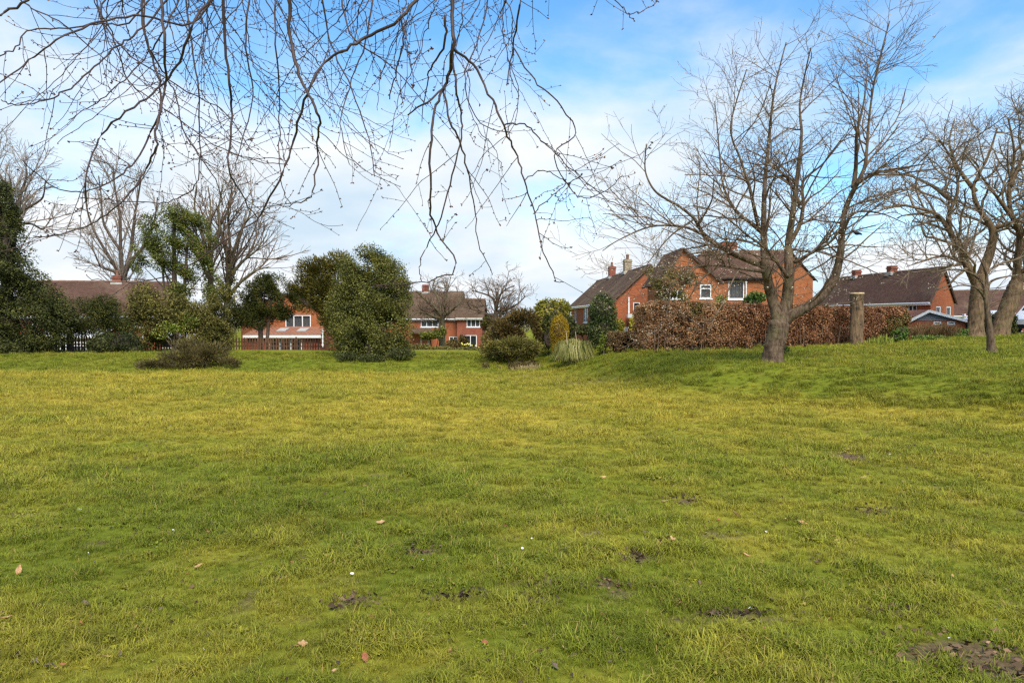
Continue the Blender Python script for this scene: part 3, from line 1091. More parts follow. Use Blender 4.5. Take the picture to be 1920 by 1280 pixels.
def build_houses():
    # ---- right: long roof with two chimneys, gable to the right
    A, B = np.array((26.6, 66.0)), np.array((27.75, 50.0))
    E = np.array((3.3, 3.0))
    ze = zp(560, 50)
    house('brick_house', 'brick house with long dark roof, two squat chimneys and a grey-gabled garage before it', A, B, E, -1.6, ze, zp(503, 51.5), M['brick'], M['tile'],
          win_front=[(opening(A, B, 1702, 1718, ze - 1.75, ze - 0.25), 2, 'curtain'), (opening(A, B, 1640, 1652, ze - 1.75, ze - 0.35), 2, 'curtain'),
                     (opening(A, B, 1600, 1610, ze - 1.75, ze - 0.35), 2, 'curtain')],
          win_right=[((1.05, 1.9, 1.35, 2.35), 1, 'curtain'), ((3.0, 3.9, 1.35, 2.35), 1, 'curtain')],
          chimneys=[(0.62, 0.62, 0.5, 0, 0), (0.30, 0.62, 0.5, 0, 0)])
    # ---- right of centre: long roof running away, gable towards us
    A, B = np.array((6.3, 80.0)), np.array((7.4, 55.0))
    E = np.array((5.6, 1.6))
    ze = zp(562, 55)
    C = B + E
    h = house('brick_house', 'long brick house running away behind the clipped dark evergreen column', A, B, E, -2.6, ze, zp(499, 56), M['brick'], M['tile_grey'],
              win_front=[(opening(A, B, 1094, 1102, ze - 1.75, ze - 0.3), 2, 'curtain'), (opening(A, B, 1077, 1081, ze - 1.75, ze - 0.3), 2, 'curtain')],
              win_right=[(opening(B, C, 1187, 1200, 1.95, 2.72), 1, 'room_shade'), (opening(B, C, 1171, 1177, 0.3, 0.9), 1, 'room_shade')],
              chimneys=[(0.36, 0.75, 0.95, 1, 0), (0.66, 0.75, 1.05, 2, 1)])
    downpipe(h, 1179, 55.2, 557, 588, 0.07)
    mb = MB()
    p = P(1184, 592, 54.7)
    mb.box(p, (0.62, 0.7, 0.28))
    mb.build('porch_hood', M['white'], h)
    # ---- the large house behind the beech hedge: main block and a front-facing gabled wing
    A, B = xy(1270, 50), xy(1434, 50)
    E = np.array((4.35, 3.0))
    ze, zr = zp(517, 50), zp(473, 51.5)
    h = house('brick_house', 'large orange-brick house with front-facing gable behind the copper beech hedge', A, B, E, -1.7, ze, zr, M['brick_warm'], M['tile'],
              win_front=[(opening(A, B, 1365, 1395, zp(561, 50), zp(526, 50)), 1, 'curtain'), (opening(A, B, 1403, 1418, zp(600, 50), zp(570, 50)), 2, 'room_shade')],
              chimneys=[(0.27, 1.0, 0.6, 0, 0)], trim='black')
    aerial(h, P(1372, 470, 51.2), 1.6, 2.6)
    downpipe(h, 1399, 49.9, 521, 600, 0.045)
    wa, wb, wp = xy(1238, 47), xy(1350, 47), xy(1279, 47)
    zw, za = zp(527, 47), zp(466, 47)
    mb = MB()
    o1 = opening(wa, wb, 1312, 1333.5, zp(559.5, 47), zp(533, 47))
    o2 = opening(wa, wb, 1244, 1282, zp(560, 47), zp(544, 47))
    wall_panel(mb, wa, wb, -1.7, zw, [o1, o2])
    mb.add([(wa[0], 47, zw), (wb[0], 47, zw), (wp[0], 47, za - 0.03)], [(0, 1, 2)])
    wall_panel(mb, wb, wb + np.array((0, 4.5)), -1.7, zw, [])
    wall_panel(mb, wa + np.array((0, 4.5)), wa, -1.7, zw, [])
    mb.build('wing_wall', M['brick_warm'], h, uv=True)
    window(h, wa, wb, o1, 1, 'curtain', True)
    window(h, wa, wb, o2, 3, 'room_shade')
    mb = MB()
    fr, bk = 46.85, 52.6
    sl = (za - zw) / (wb[0] - wp[0]); sl2 = (za - zw) / (wp[0] - wa[0])
    ex = 0.18
    slope(mb, (wb[0] + ex, fr, zw - ex * sl), (wb[0] + ex, bk, zw - ex * sl), (wp[0], bk, za), (wp[0], fr, za))
    slope(mb, (wa[0] - ex, bk, zw - ex * sl2), (wa[0] - ex, fr, zw - ex * sl2), (wp[0], fr, za), (wp[0], bk, za))
    rf = mb.build('wing_roof', M['tile'], h, uv=True)
    for q in ((wb[0] + ex, zw - ex * sl), (wa[0] - ex, zw - ex * sl2)):
        vb = MB()
        vb.tube([(q[0], fr - 0.03, q[1] - 0.06), (wp[0], fr - 0.03, za - 0.06)], 0.05, 4)
        vb.build('verge', M['bark_dark'], rf)
    # ---- garage with grey boarded gable, in front of the right-hand house
    A, B = xy(1703, 46), xy(1810, 46)
    E = np.array((1.6, 6.0))
    zg, zt = zp(601, 46), zp(583, 46)
    root = empty('garage', (A[0] + 1.7, 48, -0.6), 'low brick garage with grey boarded gable and white bargeboards', 'garage')
    mb = MB()
    o1 = opening(A, B, 1750, 1765, zp(609, 46), zp(602.5, 46)); o2 = opening(A, B, 1776, 1791, zp(609, 46), zp(602.5, 46))
    wall_panel(mb, A, B, -0.8, zg, [o1, o2])
    wall_panel(mb, B, B + E, -0.8, zg, [])
    wall_panel(mb, A + E, A, -0.8, zg, [])
    mb.build('wall', M['brick'], root, uv=True)
    for o in (o1, o2):
        window(root, A, B, o, 1, 'room_shade', sill=False)
    ap = xy(1738, 46)
    mb = MB()
    n = 6
    for i in range(n):                                  # horizontal boards of the gable
        z_0 = zg + (zt - zg) * i / n; z_1 = zg + (zt - zg) * (i + 0.94) / n
        xa = lambda z: A[0] + (ap[0] - A[0]) * (z - zg) / (zt - zg)
        xb = lambda z: B[0] + (ap[0] - B[0]) * (z - zg) / (zt - zg)
        k = 0.0
        mb.hexa([(xa(z_0), 45.97, z_0), (xb(z_0), 45.97, z_0), (xb(z_0), 46.02, z_0), (xa(z_0), 46.02, z_0),
                 (xa(z_1), 45.985, z_1), (xb(z_1), 45.985, z_1), (xb(z_1), 46.02, z_1), (xa(z_1), 46.02, z_1)])
    mb.build('gable_boards', M['cladding'], root)
    mb = MB()
    e3 = np.array((E[0], E[1], 0))
    f3 = np.array((0, -0.2, 0))
    t0 = np.array((ap[0], 46, zt + 0.03)); l0 = np.array((A[0] - 0.2, 46, zg - 0.06)); r0 = np.array((B[0] + 0.2, 46, zg - 0.05))
    slope(mb, r0 + f3, r0 + e3, t0 + e3, t0 + f3, 0.06)
    slope(mb, l0 + e3, l0 + f3, t0 + f3, t0 + e3, 0.06)
    rf = mb.build('roof', M['tile_pink'], root, uv=True)
    for q in (l0, r0):
        b = MB()
        a_, b_ = q + f3 * 1.15, t0 + f3 * 1.15
        b.hexa([a_ + (0, -.02, -.12), b_ + (0, -.02, -.12), b_ + (0, .02, -.12), a_ + (0, .02, -.12), a_ + (0, -.02, .05), b_ + (0, -.02, .05), b_ + (0, .02, .05), a_ + (0, .02, .05)])
        b.build('bargeboard', M['white'], root)
    # ---- far right: dark roof behind the two big trees
    A, B = xy(1780, 74), xy(1990, 70)
    house('brick_house', 'dark-roofed house behind the two big spreading trees', A, B, np.array((1.0, 7.0)), -1.5, zp(589, 74), zp(546, 76), M['brick_red'], M['tile'],
          win_front=[(opening(A, B, 1900, 1916, zp(620, 72), zp(600, 72)), 2, 'curtain'), (opening(A, B, 1800, 1815, zp(622, 73), zp(604, 73)), 2, 'room_shade')])
    # ---- left edge: long dark roof behind the yew, conservatory below
    A, B = xy(20, 56), xy(300, 58)
    ze = zp(588, 57)
    h = house('brick_house', 'red brick house with dark roof, one chimney and a white conservatory', A, B, np.array((-0.3, 6.5)), -2.7, ze, zp(530, 60.3), M['brick_red'], M['tile'],
              win_front=[(opening(A, B, 247, 266, zp(613, 58), zp(592, 58)), 2, 'room_shade'), (opening(A, B, 60, 82, zp(612, 57), zp(594, 57)), 2, 'curtain'),
                         (opening(A, B, 150, 172, zp(612, 57), zp(594, 57)), 2, 'curtain')],
              chimneys=[(0.575, 0.62, 0.5, 1, 0)])
    aerial(h, P(190, 528, 60.3), 0.9, 0.2)
    downpipe(h, 268, 57.6, 590, 640, 0.05)
    root = empty('conservatory', P(112, 700, 53), 'low white-framed glazed conservatory behind the dark picket fence', 'conservatory')
    a, b = xy(54, 53), xy(172, 53)
    z0, z1 = zp(672, 53), zp(634, 53)
    mb = MB()
    n = 12
    u = (b - a) / np.linalg.norm(b - a); nn = np.array((u[1], -u[0])); L_ = np.linalg.norm(b - a)
    for i in range(n + 1):
        bar(mb, a, u, nn, L_ * i / n - 0.04, L_ * i / n + 0.04, z0, z1, -0.05, 0.05)
    for z in (z0, z0 + 0.9, z1 - 0.30, z1):
        bar(mb, a, u, nn, -0.04, L_ + 0.04, z - 0.04, z + 0.04, -0.046, 0.054)
    mb.build('frame', M['white'], root)
    for i in range(n):
        g = MB()
        bar(g, a, u, nn, L_ * i / n + 0.045, L_ * (i + 1) / n - 0.045, z0, z1, -0.012, -0.004)
        g.build('pane', M['glass'], root)
    mb = MB()
    slope(mb, (a[0] - .15, 52.8, z1 + .03), (b[0] + .15, 52.8, z1 + .03), (b[0] + .15, 55.9, z1 + .55), (a[0] - .15, 55.9, z1 + .55), 0.06)
    mb.build('roof', M['white'], root)
    # ---- left: orange gable with the lean-to extension
    A, B = xy(452, 60), xy(607, 60)
    E = np.array((0.0, 9.0))
    ze = zp(586, 60)
    mid = (A + B) / 2
    # gable faces us, so the ridge runs away: front wall = left side
    zr = zp(551, 60)
    root = empty('brick_house', (mid[0], 64, -2.7), 'orange brick gable house with a tiled lean-to extension and two rooflights', 'house')
    mb = MB()
    o1 = opening(A, B, 535, 583, zp(614, 60), zp(590.5, 60))
    wall_panel(mb, A, B, -2.7, ze, [o1])
    mb.add([(A[0], 60, ze), (B[0], 60, ze), (mid[0], 60, zr - 0.03)], [(0, 1, 2)])
    wall_panel(mb, B, B + E, -2.7, ze, []); wall_panel(mb, A + E, A, -2.7, ze, [])
    mb.build('wall', M['brick_warm'], root, uv=True)
    window(root, A, B, o1, 3, 'curtain')
    mb = MB()
    sl = (zr - ze) / (mid[0] - A[0])
    for x in (A[0] - 0.25, B[0] + 0.25):
        z = ze - 0.25 * sl
        if x < mid[0]:
            slope(mb, (x, 69.2, z), (x, 59.8, z), (mid[0], 59.8, zr), (mid[0], 69.2, zr))
        else:
            slope(mb, (x, 59.8, z), (x, 69.2, z), (mid[0], 69.2, zr), (mid[0], 59.8, zr))
    mb.build('roof', M['tile'], root, uv=True)
    a2, b2 = xy(462, 57), xy(600, 57)
    zt, zb = zp(614, 60), zp(629, 56.7)
    mb = MB()
    slope(mb, (a2[0] - .1, 56.7, zb), (b2[0] + .1, 56.7, zb), (b2[0] + .1, 59.95, zt), (a2[0] - .1, 59.95, zt), 0.07)
    lt = mb.build('extension_roof', M['tile_pink'], root, uv=True)
    for x0, x1 in ((522, 539), (560, 577)):
        mb = MB()
        xa, xb = (x0 - 960) / F * 58.5, (x1 - 960) / F * 58.5
        k = (zt - zb) / (59.95 - 56.7)
        zz_ = lambda y: zb + k * (y - 56.7) + 0.08
        slope(mb, (xa, 57.9, zz_(57.9)), (xb, 57.9, zz_(57.9)), (xb, 59.1, zz_(59.1)), (xa, 59.1, zz_(59.1)), 0.06)
        mb.build('rooflight', M['lead'], lt)
    mb = MB()
    mb.box(((a2[0] + b2[0]) / 2, 56.66, zb - 0.07), (b2[0] - a2[0] + 0.3, 0.05, 0.2))
    mb.build('fascia', M['white'], lt)
    mb = MB()
    od = opening(a2, b2, 503, 566, -2.5, zb - 0.25)
    wall_panel(mb, a2, b2, -2.7, zb - 0.1, [od])
    wall_panel(mb, b2, b2 + np.array((0, 3.0)), -2.7, zb - 0.1, []); wall_panel(mb, a2 + np.array((0, 3.0)), a2, -2.7, zb - 0.1, [])
    mb.build('extension_wall', M['brick_red'], root, uv=True)
    window(root, a2, b2, od, 3, 'room_shade', kind='patio_door', sill=False)
    downpipe(root, 605, 56.6, 617, 650, 0.06)
    # ---- centre: two-level roof, seen past the holly
    A, B = xy(690, 82), xy(862, 82)
    ze, zr = zp(594, 82), zp(548, 85)
    h = house('brick_house', 'brick house with brown roof and small porch roof behind bare garden trees', A, B, np.array((0.2, 7.0)), -3.4, ze, zr, M['brick'], M['tile_grey'],
              win_front=[(opening(A, B, 789, 822, zp(613, 82), zp(596, 82)), 3, 'curtain'), (opening(A, B, 842, 858, zp(648, 82), zp(631, 82)), 2, 'curtain')],
              chimneys=[(0.58, 0.7, 0.8, 0, 0)])
    mb = MB()
    p0, p1 = P(768, 626, 80.6), P(815, 626, 80.6)
    slope(mb, p0, p1, P(808, 616, 81.95), P(772, 616, 81.95), 0.1)
    mb.build('porch_roof', M['tile_grey'], h, uv=True)
    A2, B2 = xy(857, 81), xy(904, 81)
    h2 = house('brick_house', 'lower end house with red tile-hung wall and white french doors', A2, B2, np.array((0.2, 6.5)), -3.4, zp(594, 81), zp(562, 84), M['brick_red'], M['tile_grey'],
               win_front=[(opening(A2, B2, 875, 900, zp(613, 81), zp(596, 81)), 3, 'curtain'), (opening(A2, B2, 870, 894, -3.0, zp(628, 81)), 2, 'room_shade', False, 'french_door', False)])


build_houses()


# ------------------------------------------------------------------ fences and posts
def picket_fence(label, px0, D0, px1, D1, h, mat, step=0.17):
    a, b = xy(px0, D0), xy(px1, D1)
    L_ = np.linalg.norm(b - a)
    u = (b - a) / L_
    n = np.array((u[1], -u[0]))
    root = empty('picket_fence', on(*a), label, 'fence')
    me = None
    base = on(*a)
    rz = math.atan2(u[1], u[0])
    mb = MB()
    w = 0.095
    mb.add([(-w / 2, -.011, 0), (w / 2, -.011, 0), (w / 2, .011, 0), (-w / 2, .011, 0), (-w / 2, -.011, h - .08), (w / 2, -.011, h - .08), (w / 2, .011, h - .08), (-w / 2, .011, h - .08),
            (0, -.011, h), (0, .011, h)], [(3, 2, 1, 0), (0, 1, 5, 8, 4), (1, 2, 6, 5), (2, 3, 7, 9, 6), (3, 0, 4, 7), (5, 6, 9, 8), (7, 4, 8, 9)])
    pm = bpy.data.meshes.new('picket')
    pm.from_pydata(np.concatenate(mb.V).tolist(), [], mb.Fc)
    pm.materials.append(mat)
    for i in range(int(L_ / step)):
        q = a + u * (i * step) + n * 0.03
        g = on(*q)
        o = bpy.data.objects.new('picket', pm)
        COL.objects.link(o)
        o.parent = root
        o.location = Vector((g[0], g[1], g[2] + RNG.normal() * 0.012)) - root.location
        o.rotation_euler = (RNG.normal() * 0.015, RNG.normal() * 0.02, rz)
    for z in (0.25, h - 0.3):
        r = MB()
        k = int(L_ / 1.2) + 1
        pts = [on(*(a + u * (L_ * i / k))) + np.array((0, 0, z)) for i in range(k + 1)]
        r.tube(pts, 0.035, 4)
        r.build('rail', mat, root)
    for i in range(int(L_ / 2.4) + 1):
        g = on(*(a + u * i * 2.4 - n * 0.03))
        r = MB()
        r.box((g[0], g[1], g[2] + h * 0.5), (0.09, 0.09, h + 0.1), rz)
        r.build('post', mat, root)
    return root


picket_fence('dark weathered picket fence in front of the conservatory', 40, 47, 196, 47.5, 0.95, M['fence_dark'])
picket_fence('reddish brown picket fence in front of the orange gable house', 272, 49, 604, 50, 0.82, M['fence'])


def garden_post(label, px, D, top, r=0.05):
    g = foot(px, D)
    t = P(px, top, D)[2]
    root = MB()
    root.tube([g + (0, 0, -0.1), (g[0], g[1], t - 0.02), (g[0], g[1], t)], [r, r * 0.96, r * 0.8], 8)
    return tag(root.build('wooden_post', M['post'], None, True), label, 'post')


garden_post('short pale wooden stake on the bank in front of the dark rounded bush', 204, 43, 664, 0.07)


def garden_gate():
    a = xy(790, 60)
    g = P(790, 655, 60)
    root = empty('garden_gate', g, 'open wooden post-and-rail garden frame under the small bare tree', 'gate')
    for px in (790, 803):
        b = MB(); p = P(px, 660, 60)
        b.box((p[0], p[1], (p[2] + zp(634, 60)) / 2), (0.12, 0.12, zp(634, 60) - p[2]))
        b.build('post', M['post'], root)
    for py in (637, 650):
        b = MB(); p, q = P(791.4, py, 60), P(801.6, py, 60)
        b.tube([p, q], 0.04, 4)
        b.build('rail', M['post'], root)


garden_gate()


def greenhouse():
    D = 52.5
    g = P(340, 668, D)
    root = empty('greenhouse', g, 'small white-framed greenhouse with pitched roof under yellow-leaved shrub', 'greenhouse')
    x0, x1 = (302 - 960) / F * D, (382 - 960) / F * D
    zb, ze, zr = zp(668, D), zp(637, D), zp(626, D)
    y0, y1 = D, D + 2.0
    xm = (x0 + x1) / 2
    mb = MB()
    for x in np.linspace(x0, x1, 5):
        for y in (y0, y1):
            mb.tube([(x, y, zb), (x, y, ze)], 0.04, 4)
        mb.tube([(x, y0, ze), (x, (y0 + y1) / 2, zr), (x, y1, ze)], 0.04, 4)
    for y, z in ((y0, ze), (y1, ze), ((y0 + y1) / 2, zr), (y0, zb + 0.1), (y0, (zb + ze) / 2)):
        mb.tube([(x0, y, z), (x1, y, z)], 0.05, 4)
    mb.build('frame', M['white'], root)
    xs = np.linspace(x0, x1, 5)
    for i in range(4):
        p = MB()
        slope(p, (xs[i] + .04, y0, ze), (xs[i + 1] - .04, y0, ze), (xs[i + 1] - .04, (y0 + y1) / 2, zr), (xs[i] + .04, (y0 + y1) / 2, zr), 0.006)
        p.build('roof_pane', M['lamp'], root)
        p = MB()
        p.box(((xs[i] + xs[i + 1]) / 2, y0, (zb + ze) / 2), (xs[1] - xs[0] - .09, 0.006, ze - zb - .1))
        p.build('pane', M['glass'], root)


greenhouse()


# ------------------------------------------------------------------ bare trees
def bare_tree(name, label, limbs, levels, rmin, trunk=None, mats=('bark', 'twig'), bud=None, cat='tree', group=None, big=0.03):
    """trunk and limbs are traced lines (pts, radii); each limb is a part, finer shoots form the crown"""
    allb = ([trunk] if trunk is not None else [])
    p0 = (trunk or limbs[0])[0][0]
    root = empty(name, (p0[0], p0[1], float(height(p0[0], p0[1]))), label, cat, group)
    if trunk is not None:
        tp, tr_ = trunk
        joined = []
        for pts, rad in limbs:
            if np.linalg.norm(pts[0] - tp[-1]) < 2.6 * tr_[-1]:
                k0, k1 = tp[int(len(tp) * 0.45)], tp[int(len(tp) * 0.78)]
                pre = spline([k0, k1 * 0.75 + pts[1] * 0.25, pts[2]], 5)[:-1]
                pr = np.linspace(tr_[-1] * 0.80, max(rad[2], tr_[-1] * 0.45), len(pre))
                rad = np.concatenate([pr, np.maximum(rad[2:], np.linspace(pr[-1], 0, len(rad) - 2) * (np.arange(len(rad) - 2) < 8))])
                pts = np.vstack([pre, pts[2:]])
            joined.append((pts, rad))
        limbs = joined
        trunk = (np.vstack([tp, tp[-1] + (tp[-1] - tp[-2]) * 0.6]), np.concatenate([tr_[:-2], [tr_[-2] * 0.93, tr_[-1] * 0.75, tr_[-1] * 0.3]]))
        mb = MB()
        mb.bole(trunk[0], trunk[1], 22, 0.075, 0.45, len(label))
        mb.build('trunk', M[mats[0]], root, True)
    for pts, rad in limbs:
        mb = MB()
        (mb.bole(pts, rad, 10, 0.085, 0, int(abs(pts[-1][0]) * 97)) if rad[0] > 0.05 else mb.tube(pts, rad, 6))
        mb.build('limb', M[mats[0]], root, True)
    out = []
    buds = []
    ramify(limbs, out, levels, rmin, (buds, bud[0]) if bud else None)
    lines_obj('crown', out, M[mats[1]], root, big)
    if bud:
        buds_obj('buds', buds, M[bud[2]], root, bud[1])
    return root


def limb(pts, D0, D1, w0, w1, per=4, wob=0.15):
    """traced limb; widths are pixels of the photograph"""
    l = px_line(pts, D0, D1, per, wob)
    k = (D0 + D1) / 2 / F / 2
    t = np.linspace(0, 1, len(l))
    return l, (w1 + (w0 - w1) * (1 - t) ** 1.35) * k


def flare(pts, rad, k=1.5):
    rad = np.array(rad)
    t = np.linspace(0, 1, len(rad))
    return pts, rad * (1 + (k - 1) * np.exp(-t * 9))


# the large spreading cherry on the bank
D = 24.0
tb = ground(1447, 679, 18, 30)
D = float(tb[1])
trunk = px_line([(1449, 684), (1452, 655), (1458, 625), (1462, 600)], D, D, 5)
trunk = flare(trunk, np.linspace(30, 36, len(trunk)) * D / F / 2, 1.2)
LV = [dict(per=3.3, **{'from': 0.12}, ang=(30, 65), len=(0.9, 2.7), r=0.03, seg=0.28, wander=0.10, trop=0.015, least=3),
      dict(per=3.0, **{'from': 0.12}, ang=(25, 65), len=(0.5, 1.7), r=0.011, seg=0.18, wander=0.12, trop=0.0, curl=0.05),
      dict(per=3.6, **{'from': 0.15}, ang=(25, 65), len=(0.15, 0.7), r=0.005, seg=0.12, wander=0.12, trop=0.01)]
limbs = [
    limb([(1462, 604), (1448, 560), (1437, 510), (1433, 470), (1432, 420), (1434, 350), (1441, 270), (1452, 170), (1474, 80)], D, D + 0.3, 24, 2.2),
    limb([(1464, 604), (1476, 560), (1480, 500), (1478, 460), (1485, 410), (1495, 330), (1503, 250), (1500, 190), (1520, 90)], D, D + 0.8, 24, 2.2),
    limb([(1466, 598), (1495, 585), (1535, 560), (1565, 520), (1577, 460), (1583, 400), (1604, 350), (1622, 310), (1628, 240), (1640, 150), (1668, 40)], D, D - 0.6, 23, 2.2),
    limb([(1600, 352), (1605, 310), (1607, 250), (1620, 190), (1628, 120)], D - 0.4, D - 0.9, 10, 2),
    limb([(1436, 500), (1400, 487), (1360, 468), (1320, 440), (1302, 410), (1270, 385), (1230, 360), (1210, 320), (1212, 270)], D, D - 1.2, 13, 2),
    limb([(1434, 440), (1410, 420), (1380, 395), (1360, 360), (1352, 320), (1345, 240), (1340, 190)], D + 0.1, D + 1.2, 9, 1.6),
    limb([(1478, 460), (1500, 420), (1506, 380), (1506, 340), (1540, 310), (1570, 275), (1600, 240)], D + 0.3, D + 1.5, 9, 1.6),
    limb([(1490, 492), (1520, 475), (1555, 455), (1575, 430)], D, D - 0.8, 7, 4),
    limb([(1434, 450), (1420, 415), (1405, 350), (1385, 290), (1370, 235), (1400, 130)], D + 0.2, D - 0.8, 9, 2),
    limb([(1500, 385), (1480, 340), (1462, 320), (1440, 300), (1400, 280)], D + 0.4, D + 1.0, 7, 2),
    limb([(1606, 345), (1640, 325), (1690, 315), (1735, 308)], D - 0.6, D - 1.2, 8, 2),
    limb([(1440, 510), (1400, 505), (1350, 498), (1310, 500), (1290, 520)], D - 0.1, D - 1.8, 8, 2),
    limb([(1320, 440), (1280, 425), (1220, 425), (1160, 450), (1130, 470)], D - 0.8, D - 1.8, 6, 1.5),
    limb([(1575, 440), (1600, 400), (1650, 400), (1700, 420)], D - 0.5, D - 1.6, 6, 1.5),
    limb([(1330, 499), (1290, 505), (1262, 535), (1252, 575), (1249, 600)], D - 1.2, D - 1.7, 3, 1.5),
    limb([(1350, 498), (1320, 520), (1300, 545), (1285, 575)], D - 1.0, D - 1.6, 3, 1.5),
    limb([(1300, 412), (1260, 440), (1225, 480), (1200, 515)], D - 1.0, D - 2.0, 4, 1.5),
    limb([(1478, 520), (1440, 470), (1400, 440), (1350, 400), (1300, 385)], D - 0.2, D - 2.2, 8, 1.5),
]
bare_tree('cherry_tree', 'large bare spreading tree with pale buds in front of the beech hedge', limbs, LV, 0.0042, trunk, ('bark', 'twig'), (0.42, 0.045, 'bud'))

# two gnarled trees at the right
LVP = [dict(per=2.0, **{'from': 0.15}, ang=(35, 75), len=(1.6, 4.2), r=0.08, seg=0.4, wander=0.18, trop=0.03, least=4),
       dict(per=2.3, **{'from': 0.12}, ang=(30, 70), len=(0.8, 2.0), r=0.026, seg=0.25, wander=0.2, trop=0.02),
       dict(per=4.0, **{'from': 0.1}, ang=(30, 75), len=(0.3, 1.0), r=0.010, seg=0.18, wander=0.2, trop=0.02)]
D = 41.0
trunk = px_line([(1828, 640), (1830, 600), (1832, 560), (1834, 525)], D, D, 5)
trunk = flare(trunk, np.linspace(25, 25, len(trunk)) * D / F / 2, 1.5)
limbs = [
    limb([(1830, 530), (1815, 500), (1800, 470), (1782, 435), (1780, 400), (1795, 360), (1790, 310), (1760, 260)], D, D - 0.8, 18, 3),
    limb([(1836, 530), (1850, 490), (1862, 450), (1856, 420), (1835, 390), (1825, 350), (1850, 300), (1870, 240)], D, D + 1.0, 20, 3),
    limb([(1784, 440), (1760, 405), (1720, 390), (1680, 385), (1640, 400)], D - 0.4, D - 2.0, 10, 2),
    limb([(1788, 380), (1750, 350), (1710, 330), (1680, 310)], D - 0.4, D + 1.5, 9, 2),
    limb([(1830, 360), (1800, 320), (1780, 270), (1790, 225)], D + 0.6, D + 2.0, 9, 2),
    limb([(1856, 430), (1890, 420), (1930, 400), (1960, 390)], D + 0.5, D - 1.5, 10, 2),
    limb([(1810, 495), (1770, 480), (1730, 490), (1700, 500)], D, D - 2.5, 7, 1.5),
]
bare_tree('gnarled_tree', 'upright gnarled bare tree forking low, left one of a pair behind the thin sapling', limbs, LVP, 0.0085, trunk, ('bark_old', 'twig_tan'), None)
D = 42.0
trunk = px_line([(1872, 640), (1882, 600), (1896, 560), (1908, 525)], D, D, 5)
trunk = flare(trunk, np.linspace(30, 27, len(trunk)) * D / F / 2, 1.3)
limbs = [
    limb([(1906, 530), (1908, 490), (1912, 440), (1896, 400), (1892, 350), (1902, 290), (1890, 220)], D, D - 1.0, 17, 3),
    limb([(1908, 530), (1930, 500), (1960, 460), (1985, 400), (1990, 330), (1975, 250)], D, D + 1.0, 19, 3),
    limb([(1900, 410), (1870, 370), (1840, 330), (1810, 290)], D - 0.6, D - 2.2, 9, 2),
    limb([(1894, 350), (1915, 300), (1935, 250), (1925, 205)], D - 0.6, D + 0.5, 9, 2),
    limb([(1950, 470), (1940, 410), (1925, 350), (1930, 290)], D + 0.5, D + 1.6, 10, 2),
]
bare_tree('gnarled_tree', 'leaning gnarled bare tree beside the white van, right one of a pair', limbs, LVP, 0.0085, trunk, ('bark_old', 'twig_tan'), None)

# thin sapling in front of them
g = ground(1859, 664, 20, 34)
D = float(g[1])
trunk = px_line([(1860, 667), (1857, 630), (1852, 590), (1848, 555)], D, D, 4)
trunk = flare(trunk, np.linspace(13, 9, len(trunk)) * D / F / 2, 1.5)
LVS = [dict(per=2.2, **{'from': 0.2}, ang=(30, 60), len=(0.6, 1.6), r=0.014, seg=0.2, wander=0.10, trop=-0.03, least=3),
       dict(per=2.6, **{'from': 0.2}, ang=(25, 55), len=(0.25, 0.7), r=0.007, seg=0.14, wander=0.10, trop=-0.03)]
limbs = [limb([(1848, 556), (1842, 530), (1820, 512), (1790, 505), (1745, 510)], D, D - 0.8, 7, 2),
         limb([(1850, 560), (1856, 530), (1880, 520), (1910, 515)], D, D + 0.8, 6, 2),
         limb([(1848, 556), (1850, 520), (1840, 490), (1826, 470)], D, D + 0.3, 7, 2),
         limb([(1848, 560), (1830, 540), (1800, 535), (1770, 545)], D, D - 1.0, 5, 1.5)]
bare_tree('sapling', 'thin dark sapling standing alone on the grass before the gnarled pair', limbs, LVS, 0.005, trunk, ('bark', 'twig'), (0.3, 0.04, 'bud'))

# tall bare trees behind the houses on the left
LVT = [dict(per=1.15, **{'from': 0.12}, ang=(18, 42), len=(2.2, 5.5), r=0.07, seg=0.6, wander=0.08, trop=0.04, least=4),
       dict(per=1.5, **{'from': 0.12}, ang=(25, 55), len=(1.0, 2.4), r=0.028, seg=0.4, wander=0.10, trop=0.03),
       dict(per=2.8, **{'from': 0.12}, ang=(25, 55), len=(0.5, 1.2), r=0.014, seg=0.3, wander=0.12, trop=0.02)]
D = 70
trunk = px_line([(230, 660), (230, 600), (230, 540), (230, 515)], D, D, 4)
trunk = flare(trunk, np.linspace(20, 15, len(trunk)) * D / F / 2, 1.2)
limbs = [limb([(228, 520), (210, 490), (180, 440), (165, 400), (158, 360)], D, D - 1, 8, 2),
         limb([(230, 520), (226, 470), (225, 410), (215, 350), (212, 310)], D, D, 9, 2),
         limb([(232, 520), (245, 470), (252, 410), (262, 350), (265, 320)], D, D + 1, 9, 2),
         limb([(230, 530), (215, 510), (190, 500), (180, 480), (165, 455)], D, D - 1.5, 5, 1.5),
         limb([(226, 470), (195, 420), (190, 370), (185, 330)], D, D + 2, 6, 2),
         limb([(236, 500), (270, 460), (290, 410), (295, 370)], D, D - 1, 6, 2)]
bare_tree('bare_tree', 'tall fan-shaped bare tree rising behind the chimney of the red brick house', limbs, LVT, 0.014, trunk, ('bark_dark', 'twig_pale'), None)
D = 62
trunk = px_line([(10, 660), (14, 560), (22, 460), (30, 400)], D, D, 4)
trunk = flare(trunk, np.linspace(18, 12, len(trunk)) * D / F / 2, 1.2)
limbs = [limb([(30, 405), (20, 370), (0, 330), (-10, 300)], D, D - 1, 9, 2),
         limb([(30, 405), (40, 360), (50, 330), (45, 300)], D, D + 1, 8, 2),
         limb([(32, 400), (60, 385), (80, 370), (85, 340)], D, D - 1.5, 7, 2),
         limb([(26, 420), (60, 420), (80, 430), (95, 410)], D, D + 1.5, 5, 2),
         limb([(22, 440), (-10, 400), (-30, 350)], D, D + 1.5, 8, 2)]
